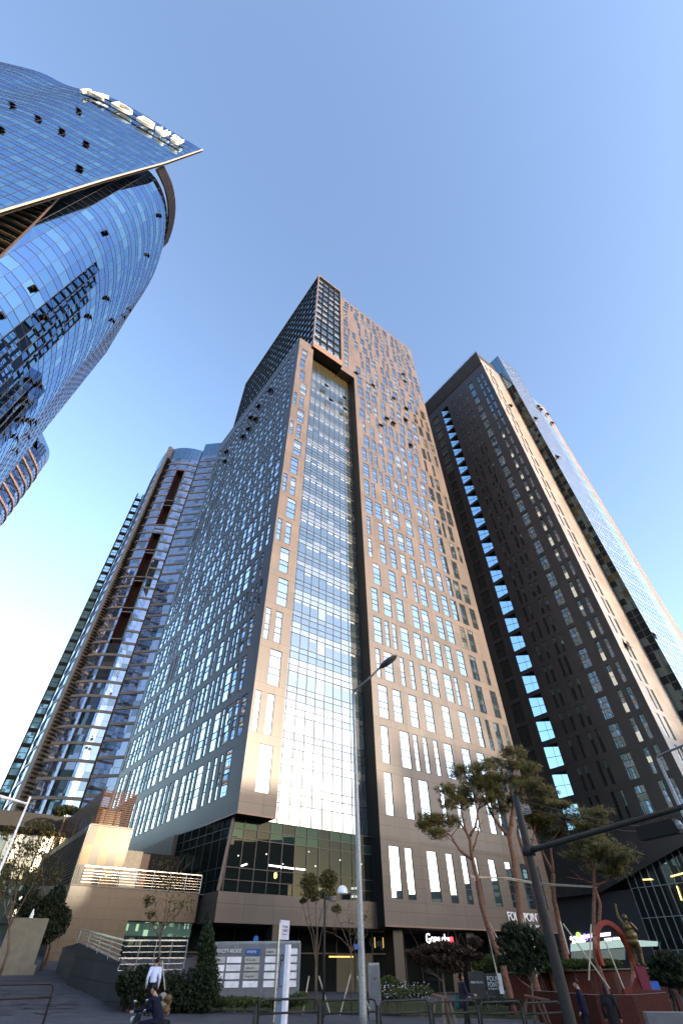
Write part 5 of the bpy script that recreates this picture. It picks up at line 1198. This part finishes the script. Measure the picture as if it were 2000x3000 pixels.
b=put(1684,2867,26.5); person(b,R(65),'man in a navy suit with pale collar, right of the thick signal pole, facing left',joints(stride=.04,armL=(.03,0),armR=(0,0)),navy,navy,shoe,jacket_len=.1)
b=put(1765,2881,25.5); person(b,R(-30),'person in black walking away, second from the right edge, near the low kerb wall',joints(stride=.12),blk,blk,shoe,jacket_len=.2,hair='long')
b=put(1953,2868,42); person(b,R(40),'distant person in dark clothes near the bushes at the right edge',joints(stride=.2,armL=(.1,.05)),blk,blk,shoe,skin=SKIN)
# rider on a scooter
def scooter():
    c=at(420,2996,21); base=Vector((c.x,c.y,gz(c.x,c.y)+.0)); 
    J=dict(head=(0,.12,1.50),neck=(0,.02,1.34),chest=(0,-.06,1.14),pelvis=(0,-.25,.84),hipL=(-.1,-.22,.82),hipR=(.1,-.22,.82),knL=(-.2,.22,.78),knR=(.2,.22,.78),anL=(-.2,.16,.36),anR=(.2,.16,.36),shL=(-.2,-.0,1.28),shR=(.2,-.0,1.28),elL=(-.3,.22,1.08),elR=(.3,.22,1.08),haL=(-.3,.46,1.04),haR=(.3,.46,1.04))
    hd=at(456,2880,21); a=R(72); off=Matrix.Rotation(a,3,'Z')@Vector((0,.12,0)); base=Vector((hd.x-off.x,hd.y-off.y,hd.z-1.62))
    person(base,a,'man in a dark suit sitting on a black scooter at the lower left, facing left',J,navy,navy,shoe)
    T=thing('scooter',base,'black scooter under the man in a dark suit, cut off by the lower edge','scooter'); rot=Matrix.Rotation(a,3,'Z'); W=lambda x,y,z: base+rot@Vector((x,y,z))
    for y,nm in ((.72,'wheel'),(-.72,'wheel')):
        mb=MB(); c=W(0,y,.28); ax=rot@Vector((1,0,0)); fw=rot@Vector((0,1,0)); pts=[c+fw*(.24*cos(t*PI/12))+ZZ*(.24*sin(t*PI/12)) for t in range(25)]; mb.tube(pts,.055,8,cap=False); mb.build('wheel',M['black'],T,True)
    mb=MB(); mb.tube([W(0,-.95,.6),W(0,-.5,.66),W(0,-.1,.62),W(0,.1,.34),W(0,.4,.34),W(0,.55,.7),W(0,.5,1.0)],[.08,.16,.15,.1,.09,.14,.08],10); mb.build('bodywork',plain('black_scooter_paint',(.015,.015,.018),.2),T,True)
    mb=MB(); mb.tube([W(0,-.6,.76),W(0,-.35,.78),W(0,.0,.76)],[.1,.13,.1],8); mb.build('seat',blk,T,True)
    mb=MB(); mb.tube([W(-.34,.44,1.03),W(-.1,.54,1.06),W(.1,.54,1.06),W(.34,.44,1.03)],.018,8); mb.tube([W(0,.72,.28),W(0,.52,1.05)],.03,8); mb.build('handlebar',M['stainless'],T)
    for s in(-1,1):
        mb=MB(); mb.tube([W(.22*s,.52,1.06),W(.28*s,.5,1.2)],.008,6); mb.ball(W(.3*s,.5,1.24),.05,.02,.035,8,5); mb.build('mirror',M['stainless'],T)
    mb=MB(); mb.ball(W(0,.66,.86),.08,.05,.08,10,6); mb.build('headlight',plain('headlight_lens',(.5,.5,.5),.1),T,True)
scooter()
c=at(482,2955,29); T=thing('bundle',Vector((c.x,c.y,gz(c.x,c.y))),'tan and white cloth bundle leaning at the foot of the staked sapling','bundle'); g=gz(c.x,c.y)
mb=MB()
for i in range(9): mb.ball((c.x+random.uniform(-.14,.14),c.y+random.uniform(-.1,.1),g+.12+.055*i),.17,.13,.12,8,6,m=0 if i%4 else 1)
mb.build('cloth',[plain('tan_cloth',(.12,.07,.03),.8),plain('white_cloth',(.25,.23,.2),.8)],T,True)
# golden figure on the plinth
def golden():
    P,zt=PL; gold=plain('gilded_bronze',(.10,.065,.022),.42,.6); base=P+ZZ*zt+Vector((-.05,-.05,0)); k=1.1
    T=thing('golden_statue',base,'gilded stout figure with one arm raised, on the crimson and blue plinth','statue'); rot=Matrix.Rotation(R(-50),3,'Z'); W=lambda *p: base+rot@(Vector(p)*k)
    sg=[(W(0,.02,1.56),(.11,.12,.15)),(W(0,0,1.4),W(0,.0,1.25),.07,.13),(W(0,0,1.22),(.24,.2,.2)),(W(0,.05,.95),(.27,.28,.28)),(W(0,.02,.75),(.24,.24,.2)),
        (W(-.18,0,1.36),W(-.30,.02,1.62),.08,.06),(W(-.30,.02,1.62),W(-.27,.04,1.95),.06,.045),(W(.18,0,1.34),W(.30,.12,1.14),.08,.06),(W(.30,.12,1.14),W(.18,.28,1.1),.055,.04),
        (W(-.12,0,.75),W(-.14,.04,.42),.14,.1),(W(-.14,.04,.42),W(-.13,0,.06),.09,.06),(W(.12,0,.75),W(.15,.06,.42),.14,.1),(W(.15,.06,.42),W(.15,-.04,.06),.09,.06),(W(-.13,0,.06),W(-.13,.16,.03),.05,.04),(W(.15,-.04,.06),W(.15,.12,.03),.05,.04)]
    for i in range(4): sg.append((W(-.27+.025*i-.03,.04,1.97),W(-.27+.03*i-.04,.05,2.07-.01*i),.016,.013))
    sg.append((W(-.24,.06,1.95),W(-.2,.08,2.02),.017,.014))
    capsule_body('figure',sg,gold,T,.02,2)
golden()
# ================================================================ VEGETATION
def leafmat(name,col,col2):
    m,nt,p=newmat(name); p.inputs['Roughness'].default_value=.6; p.inputs['Specular IOR Level'].default_value=.3
    g=N(nt,'NewGeometry'); mx=N(nt,'MixRGB'); mx.inputs[1].default_value=(*col,1); mx.inputs[2].default_value=(*col2,1); nt.links.new(g.outputs['Random Per Island'],mx.inputs[0]); nt.links.new(mx.outputs[0],p.inputs['Base Color'])
    t=N(nt,'BsdfTranslucent'); nt.links.new(mx.outputs[0],t.inputs[0]); ms=N(nt,'MixShader'); ms.inputs[0].default_value=.25; nt.links.new(p.outputs[0],ms.inputs[1]); nt.links.new(t.outputs[0],ms.inputs[2]); nt.links.new(ms.outputs[0],nt.nodes['Material Output'].inputs[0]); return m
ML=dict(pine=leafmat('pine_needles',(.04,.055,.014),(.20,.15,.035)),dry=leafmat('autumn_leaves',(.05,.055,.015),(.11,.075,.02)),dark=leafmat('dark_leaves',(.012,.022,.010),(.03,.038,.014)),
  red=leafmat('dark_red_leaves',(.03,.018,.010),(.055,.03,.018)),green=leafmat('shrub_leaves',(.03,.055,.012),(.08,.09,.02)),cone=leafmat('evergreen_scales',(.012,.028,.012),(.03,.045,.016)))
BARK=plain('pine_bark',(.17,.075,.045),.85,noise=.45,scale=9,bump=.6); TWIG=plain('twig_bark',(.10,.07,.045),.85,noise=.3); PALEW=plain('pale_stake_wood',(.42,.36,.27),.7)
rv=random.Random(5)
def unit():
    while True:
        v=Vector((rv.uniform(-1,1),rv.uniform(-1,1),rv.uniform(-1,1)))
        if .05<v.length<1: return v.normalized()
def tufts(mb,c,rx,ry,rz,n,ln=.27,wd=.028):
    for _ in range(n//5):
        u=unit(); k=rv.random()**.4; p=c+Vector((u.x*rx*k,u.y*ry*k,u.z*rz*k))
        for _ in range(5):
            d=(unit()+ZZ*.45).normalized(); s=d.orthogonal().normalized()*wd
            q=p+unit()*.05; mb.poly([q-s,q+s,q+d*ln*rv.uniform(.6,1.2)])
def leaves(mb,c,rx,ry,rz,n,sz=.09,shell=.5):
    for _ in range(n):
        u=unit(); k=rv.random()**shell; p=c+Vector((u.x*rx*k,u.y*ry*k,u.z*rz*k)); a=unit(); b=a.orthogonal().normalized(); cc=a.cross(b); s=sz*rv.uniform(.6,1.3)
        mb.poly([p-b*s*.5,p+cc*s,p+b*s*.5,p-cc*s])
def wob(a,b,n=6,k=.12):
    a=Vector(a);b=Vector(b); l=(b-a).length; return [a]+[a.lerp(b,i/n)+Vector((rv.uniform(-1,1),rv.uniform(-1,1),rv.uniform(-.5,.5)))*k*min(1,l*.12) for i in range(1,n)]+[b]
def pine(label,d,trunks,branches,clumps,dens=1.0):
    P=lambda t: at(t[0],t[1],d+(t[2] if len(t)>2 else 0))
    b=P(trunks[0][0]); base=Vector((b.x,b.y,gz(b.x,b.y))); T=thing('pine_tree',base,label,'tree','staked pines in front of the central tower')
    mb=MB()
    for i,(path,r0,r1) in enumerate([(t[:-2],t[-2],t[-1]) for t in trunks]):
        pts=[P(t) for t in path]
        if i==0: pts=[Vector((pts[0].x+.1,pts[0].y,base.z))]+pts
        full=[]
        for a,c in zip(pts,pts[1:]): full+=wob(a,c,4,.12)[:-1]
        full.append(pts[-1]); n=len(full); mb.tube(full,[r0+(r1-r0)*j/(n-1) for j in range(n)],9)
    mb.build('trunk',BARK,T,True)
    lm=MB()
    for path,r0 in branches:
        pts=[P(t) for t in path]; full=[]
        for a,c in zip(pts,pts[1:]): full+=wob(a,c,4,.2)[:-1]
        full.append(pts[-1]); n=len(full); lm.tube(full,[r0*(1-.75*j/(n-1)) for j in range(n)],7)
        for _ in range(3):
            q=full[rv.randrange(n//2,n)]; lm.tube(wob(q,q+Vector((rv.uniform(-1,1),rv.uniform(-.7,.7),rv.uniform(-.1,.8))),4,.2),[.03,.025,.02,.014,.008],5)
    lm.build('limbs',BARK,T,True)
    cr=MB()
    for (x,y,rx,ry) in clumps:
        c=P((x,y))+Vector((0,rv.uniform(-1.3,1.3),0)); mx=rx*d/1891; mz=ry*d/2500
        k=max(5,int(rx/6.5))
        for _ in range(k):
            cc=c+Vector((rv.uniform(-1,1)*mx*.75,rv.uniform(-.8,.8)*mx*.7,rv.uniform(-1,1)*mz*.8)); r=rv.uniform(.4,.85)
            tufts(cr,cc,r,r,r*.4,int(150*dens))
            lm2=None
    cr.build('crown',ML['pine'],T)
    return T
pine('leftmost staked pine, with a crooked forked trunk and flat green pads over the lower windows',36,
  [[(1473,2830),(1440,2745),(1412,2660),(1396,2570),(1384,2520),.19,.12],[(1384,2520),(1376,2460),(1366,2440),(1340,2400),.12,.05]],
  [([(1384,2520),(1345,2490),(1320,2450),(1295,2425)],.09),([(1376,2450),(1392,2420),(1400,2370),(1412,2330)],.09),([(1382,2500),(1400,2440),(1402,2400)],.07),([(1366,2440),(1350,2380),(1355,2340)],.07),([(1400,2370),(1440,2340)],.06),([(1340,2400),(1300,2385),(1260,2390)],.05)],
  [(1262,2392,45,18),(1300,2405,50,16),(1245,2425,20,12),(1330,2360,45,16),(1300,2330,35,14),(1360,2315,55,20),(1340,2280,45,18),(1400,2290,55,18),(1385,2330,40,16),(1430,2305,40,18),(1275,2450,18,12),(1405,2260,40,16),(1440,2345,30,12)])
pine('second staked pine from the left, tallest, with a thick fork and broad high crown',37,
  [[(1555,2830),(1530,2740),(1518,2640),(1504,2520),(1490,2450),(1496,2420),.2,.13],[(1496,2420),(1500,2380),(1508,2330),.14,.07],[(1490,2450),(1462,2420),(1442,2390),(1424,2350),.12,.05]],
  [([(1508,2350),(1530,2300),(1545,2260)],.07),([(1504,2360),(1490,2300),(1480,2250)],.07),([(1508,2330),(1510,2260),(1500,2225)],.06),([(1500,2370),(1470,2340),(1460,2300)],.05)],
  [(1450,2240,50,18),(1490,2212,50,16),(1420,2262,35,15),(1520,2240,50,18),(1560,2280,50,18),(1590,2320,40,16),(1480,2275,55,18),(1470,2310,45,18),(1530,2310,50,18),(1440,2290,40,16),(1500,2340,30,14),(1462,2370,28,14),(1540,2265,45,18)],1.1)
pine('third staked pine, slender leaning trunk half hidden by the thick signal pole',39,
  [[(1600,2800),(1585,2700),(1562,2600),(1540,2520),(1515,2440),.17,.09],[(1575,2650),(1545,2540),(1530,2450),(1512,2400),.10,.05]],
  [([(1515,2440),(1520,2380),(1540,2330)],.06),([(1540,2520),(1560,2460),(1570,2400)],.05)],
  [(1560,2350,45,16),(1600,2360,45,16),(1580,2400,45,16),(1620,2345,35,12),(1545,2385,30,14)])
pine('fourth staked pine, orange forked trunk right of the thick signal pole',40,
  [[(1655,2800),(1640,2720),(1622,2640),(1618,2590),(1620,2560),.18,.12],[(1620,2560),(1612,2490),(1618,2460),.09,.05],[(1620,2560),(1590,2500),(1562,2430),(1556,2390),.10,.05]],
  [([(1618,2460),(1640,2430),(1660,2400)],.06),([(1562,2430),(1590,2405)],.05),([(1556,2400),(1550,2350)],.05)],
  [(1610,2410,50,16),(1650,2395,50,16),(1620,2440,55,18),(1670,2425,45,16),(1590,2380,40,14),(1700,2410,40,14),(1725,2425,30,12),(1640,2375,40,14),(1560,2410,30,12),(1690,2395,30,12),(1735,2395,22,10)])
pine('rightmost staked pine, twin thin trunks and a low spreading crown before the black wall',38,
  [[(1742,2800),(1738,2710),(1738,2650),(1740,2595),(1740,2530),.14,.08],[(1740,2600),(1757,2650),(1752,2720),(1748,2790),.08,.10]],
  [([(1740,2595),(1770,2585),(1800,2560),(1820,2545)],.07),([(1740,2590),(1715,2580),(1695,2575)],.05),([(1738,2560),(1718,2530),(1708,2500)],.05),([(1740,2530),(1730,2490)],.05)],
  [(1710,2475,40,14),(1745,2490,50,16),(1780,2515,50,16),(1810,2535,40,12),(1690,2505,30,14),(1725,2520,40,14),(1765,2545,35,10),(1735,2465,35,12),(1800,2555,22,8)],.85)
def ties():
    mb=MB()
    for (a,b) in (((1378,2566),(1470,2574)),((1380,2571),(1475,2572)),((1470,2574),(1562,2588)),((1474,2570),(1560,2584))): mb.tube([at(*a,35.6),at(*b,38.4)],.035,6)
    tag(mb.build('tie_pole',PALEW),'pale poles lashed between the two left pines','pole')
    mb=MB()
    for (a,b) in (((1580,2588),(1745,2598)),((1582,2592),(1748,2600))): mb.tube([at(*a,39.6),at(*b,38)],.035,6)
    tag(mb.build('tie_pole',PALEW),'pale poles lashed between the two right pines','pole')
    for (x0,y0,x1,y1,lb) in ((1418,2690,1452,2826,'pale stake propping the leftmost pine from the left'),(1424,2688,1492,2780,'pale stake propping the leftmost pine, slanting right'),(1530,2690,1558,2800,'pale stake propping the second pine'),(1640,2700,1650,2735,'short pale stake propping the fourth pine'),(1648,2706,1765,2830,'long pale stake slanting right below the fourth pine'),(1730,2708,1706,2808,'thick pale stake leaning against the rightmost pine'),(1768,2750,1808,2835,'long pale stake slanting right of the rightmost pine')):
        a=at(x0,y0,36.5); b=at(x1,y1,35.8); b.z-=.8; mb=MB(); mb.tube([a,b],.035,6); tag(mb.build('support_stake',PALEW),lb,'stake')
ties()
def sapling(name,label,d,trunk,stems,clumps,mat,nleaf,r=.05,stakes=(),sz=.07,group=None):
    P=lambda t: at(t[0],t[1],d+(t[2] if len(t)>2 else 0))
    b=P(trunk[0]); base=Vector((b.x,b.y,gz(b.x,b.y))); T=thing(name,base,label,'tree' if 'shrub' not in name else 'shrub',group)
    mb=MB(); pts=[base]+[P(t) for t in trunk]; mb.tube(pts,[r*(1-.5*i/(len(pts)-1)) for i in range(len(pts))],7)
    for s in stems:
        q=[P(t) for t in s]; full=[]
        for a,c in zip(q,q[1:]): full+=wob(a,c,3,.25)[:-1]
        full.append(q[-1]); n=len(full); mb.tube(full,[r*.5*(1-.8*i/(n-1)) for i in range(n)],5)
        for _ in range(6):
            p=full[rv.randrange(n//3,n)]; mb.tube(wob(p,p+Vector((rv.uniform(-.6,.6),rv.uniform(-.4,.4),rv.uniform(.1,.9))),3,.2),[.014,.011,.008,.005],4)
    mb.build('trunk',TWIG,T,True)
    cr=MB()
    for (x,y,rx,ry,k) in clumps:
        c=P((x,y)); mx=rx*d/1891; mz=ry*d/2700; leaves(cr,c,mx,mx*.8,mz,int(nleaf*k),sz)
    if cr.v: cr.build('crown',mat,T)
    for i,(x0,y0,x1,y1) in enumerate(stakes):
        a=at(x0,y0,d); bb=at(x1,y1,d-.4); mb=MB(); mb.tube([a,Vector((bb.x,bb.y,gz(bb.x,bb.y)))],.03,6)
        tag(mb.build('support_stake',PALEW),['left','right','middle'][i]+' stake of the '+' '.join(label.split(',')[0].split()[:12]),'stake')
    return T
sapling('young_tree','sparse young tree beside the handrail, few yellowing leaves',30.5,[(467,2870),(468,2800),(470,2740)],[[(470,2760),(460,2710),(455,2650),(458,2600)],[(470,2740),(490,2690),(505,2620),(520,2540)],[(470,2740),(478,2700),(500,2660)],[(470,2750),(435,2700),(425,2640)],[(475,2720),(520,2680),(545,2620)],[(470,2750),(488,2640),(490,2560)]],
  [(435,2640,18,22,.35),(500,2590,60,45,.5),(440,2680,16,14,.2),(530,2650,50,50,.4),(480,2530,40,30,.25)],ML['dry'],420,.06,[(476,2815,492,2960)],.06)
sapling('young_tree','multi-stemmed young tree with two leafy tufts in front of the podium',31.5,[(925,2860),(925,2800)],[[(925,2810),(920,2740),(905,2680),(900,2620),(895,2580)],[(925,2800),(930,2720),(945,2660),(958,2590),(962,2560)],[(925,2800),(928,2730),(925,2650),(915,2590)],[(925,2820),(940,2740),(950,2690),(965,2640)],[(925,2820),(912,2740),(890,2670),(885,2630)]],
  [(905,2585,32,38,1.2),(962,2578,34,42,1.4),(915,2620,40,25,.8),(985,2660,18,14,.15),(960,2620,30,20,.6),(888,2640,12,10,.15)],ML['dry'],620,.06,[(905,2860,888,2925),(934,2860,968,2915)],.07)
sapling('young_tree','nearly bare young tree just behind the galvanised street lamp',31.5,[(1028,2860),(1028,2790)],[[(1028,2795),(1010,2740),(990,2690),(978,2660)],[(1028,2790),(1045,2740),(1062,2700),(1080,2660)],[(1028,2790),(1025,2720),(1020,2660)],[(1028,2780),(1000,2750),(975,2735)],[(1028,2790),(1050,2760),(1075,2740)]],
  [(985,2665,18,18,.12),(1070,2690,30,24,.12),(1040,2730,40,40,.12)],ML['dry'],420,.06,[(1028,2850,995,2965),(1046,2860,1090,2975)],.06)
sapling('small_tree','low dark reddish maple with spreading layers in front of the shop emblem',26.5,[(1310,2960),(1300,2900),(1296,2850)],[[(1296,2850),(1260,2810),(1220,2790)],[(1296,2850),(1340,2810),(1380,2800)],[(1296,2850),(1300,2800)],[(1300,2880),(1270,2850),(1240,2830)]],
  [(1220,2792,40,14,.8),(1260,2780,45,18,1),(1300,2775,50,20,1.1),(1345,2790,45,18,1),(1385,2800,30,16,.7),(1250,2815,40,16,.7),(1330,2830,45,22,.8),(1300,2810,60,20,1),(1390,2760,24,20,.4)],ML['red'],800,.07,(),.08)
sapling('small_tree','dark leaning small tree with crossed stakes, left of the thick signal pole',27,[(1565,2990),(1560,2930),(1556,2880)],[[(1556,2880),(1530,2830),(1500,2790)],[(1556,2880),(1580,2820),(1600,2780)],[(1556,2880),(1558,2800),(1550,2760)],[(1560,2900),(1520,2870),(1490,2840)]],
  [(1500,2720,40,22,.6),(1540,2735,50,30,1),(1580,2760,45,30,1),(1510,2780,50,30,1),(1560,2800,60,30,1.1),(1480,2760,30,20,.5),(1610,2790,35,26,.8),(1540,2830,50,24,.8),(1475,2815,22,16,.4)],ML['dark'],480,.07,(),.09)
mb=MB(); 
for a,b in (((1540,2925),(1538,3000)),((1585,2930),(1610,3000)),((1568,2925),(1600,3000))): mb.tube([at(*a,26.8),at(*b,26.5)],.045,6)
mb.tube([at(1535,2917,26.6),at(1608,2932,26.9)],.05,6)
tag(mb.build('tree_brace',plain('dark_brace_wood',(.09,.05,.035),.8)),'dark wooden tripod brace under the leaning small tree','brace')
mb=MB(); 
for a,b in (((1275,2925),(1262,3000)),((1295,2925),(1300,3000)),((1315,2930),(1335,3000))): mb.tube([at(*a,26.2),at(*b,26)],.045,6)
mb.tube([at(1265,2914,26.2),at(1308,2925,26.3)],.05,6)
tag(mb.build('tree_brace',plain('brown_brace_wood',(.14,.09,.06),.8)),'brown wooden brace under the low reddish maple','brace')
def shrub(name,label,d,blobs,mat,n,sz=.07,cat='shrub',group=None,kind=None,shell=.4):
    b=at(blobs[0][0],blobs[0][1],d); T=thing(name,Vector((b.x,b.y,gz(b.x,b.y))),label,cat,group,kind); mb=MB(); st=MB()
    for (x,y,rx,ry) in blobs:
        c=at(x,y,d+rv.uniform(-.3,.3)); mx=rx*d/1891; mz=ry*d/2850; leaves(mb,c,mx,mx*.8,mz,n,sz,shell)
        g=Vector((c.x,c.y,gz(c.x,c.y)))
        for _ in range(3): st.tube([g+Vector((rv.uniform(-.2,.2),rv.uniform(-.2,.2),-.05)),c+Vector((rv.uniform(-1,1)*mx*.5,0,rv.uniform(0,.6)*mz))],[.02,.008],4)
    mb.build('foliage',mat,T); st.build('stems',TWIG,T); return T
mbc=MB(); T=thing('cypress',gnd_(600,2968),'tall dark narrow evergreen cone left of the directory board','tree')
d=30.5
for i in range(26):
    t=i/25; y=2945-250*t; w_=(1-t)**.65*.85+.06; c=at(600-8*t*0+6*t,y,d)
    for k in range(3): leaves(mbc,c+Vector((rv.uniform(-.5,.5)*w_,rv.uniform(-.5,.5)*w_,rv.uniform(-.1,.1))),w_*.6,w_*.6,.32,210,.06,.45)
mbc.build('crown',ML['cone'],T); mb=MB(); c=at(600,2960,d); mb.tube([Vector((c.x,c.y,gz(c.x,c.y))),at(606,2720,d)],[.09,.02],7); mb.build('trunk',TWIG,T)
shrub('shrub','dark tangled shrubs behind the man in the white shirt',30.5,[(400,2900,45,55),(370,2880,30,40),(440,2920,45,50),(500,2900,50,60),(545,2895,45,65),(580,2930,40,45),(520,2935,60,35),(420,2850,25,25)],ML['dark'],900,.085)
shrub('clipped_shrub','low clipped shrub row at the foot of the directory board',31,[(640,2935,30,18),(680,2935,35,18),(720,2935,35,17),(760,2937,30,15),(800,2938,28,14),(850,2932,30,20),(880,2925,28,22)],ML['green'],800,.05)
shrub('shrub','yellow-green rounded shrub right of the ribbed totem',33,[(1140,2878,28,22),(1115,2895,20,22),(1160,2890,25,18)],ML['green'],1400,.06)
shrub('flower_bed','loose bed of small white flowers in front of the shop',32,[(1130,2915,40,18),(1180,2910,45,20),(1230,2905,40,20),(1090,2925,25,12)],ML['green'],900,.05,cat='flower bed')
fl=MB()
for _ in range(150):
    c=at(rv.uniform(1110,1260),rv.uniform(2875,2925),31.4+rv.uniform(-.5,.5)); u=unit(); b_=u.orthogonal().normalized()*.028; e=u.cross(b_); fl.poly([c-b_,c+e,c+b_,c-e])
tag(fl.build('white_flowers',plain('white_petals',(.65,.6,.68),.6)),'scattered white blossoms of the flower bed before the shop','flowers',kind='stuff')
shrub('shrub','low dark clipped patch on the lawn beside the hotel name stone',35,[(1400,2935,50,10),(1450,2932,50,12),(1350,2940,40,8),(1490,2935,40,10)],ML['dark'],800,.05)
shrub('hedge','long green hedge on top of the red planter wall',38.5,[(1480,2835,40,26),(1530,2832,45,26),(1580,2830,40,22),(1630,2826,45,18),(1680,2824,45,16),(1730,2822,45,15),(1440,2820,25,28),(1780,2822,40,14),(1400,2825,22,26)],ML['green'],1000,.07,cat='hedge')
shrub('shrub','dense dark bushes at the right edge beyond the golden statue',36,[(1930,2830,30,30),(1960,2815,35,35),(1990,2830,35,40),(1940,2860,35,28),(1975,2870,40,25)],ML['dark'],1000,.09)
# trees at the far left
for (lb,d,tr,st,cl,m,n) in (
  ('leafy half-bare tree at the left edge under the pale street lamp',37,[(25,2790),(30,2700)],[[(30,2720),(10,2620),(-20,2540)],[(30,2700),(50,2600),(60,2510)],[(30,2700),(40,2560),(90,2450)],[(30,2710),(80,2620),(120,2540)]],[(20,2540,60,50,.8),(80,2480,60,40,.7),(-10,2600,60,50,.8),(90,2560,50,40,.5),(40,2440,50,30,.5),(120,2420,40,24,.4)],'dry',480),
  ('thin tree with yellowing leaves in front of the dark low building',42,[(150,2780),(148,2690)],[[(148,2700),(130,2600),(120,2480)],[(148,2690),(165,2600),(170,2520)],[(148,2700),(110,2620),(80,2560)]],[(120,2500,50,40,.5),(150,2450,45,30,.45),(90,2570,50,40,.5),(165,2560,30,40,.4)],'dry',420),
  ('dark bushy tree between the stone slab and the stone building',40,[(140,2780),(140,2740)],[[(140,2740),(120,2680)],[(140,2740),(165,2680)]],[(110,2680,40,50,1),(150,2660,40,55,1.2),(180,2700,25,50,1),(130,2730,50,40,1.2),(80,2640,40,50,.8),(170,2620,25,30,.6)],'dark',1500)):
    sapling('tree',lb,d,tr,st,cl,ML[m],n,.09,(),.09)
for (lb,x0,x1,y) in (('dark tree mass on the roof garden behind the stone building',175,300,2372),):
    blobs=[(x0+18*i,y-6*sin(i*1.3)+6,20,14) for i in range(8)]; b=at(230,2372,60)
    T=thing('roof_garden_tree',Vector((b.x,b.y,12)),lb,'tree'); mb=MB()
    for (x,yy,rx,ry) in blobs: c=at(x,yy,60); leaves(mb,c,rx*60/1891,.9,ry*60/2400,700,.16,.4)
    mb.build('crown',ML['dark'],T); mb=MB()
    for x in (200,240,280): c=at(x,2372,60); mb.tube([Vector((c.x,c.y,10)),c],[.12,.05],6)
    mb.build('trunk',TWIG,T)
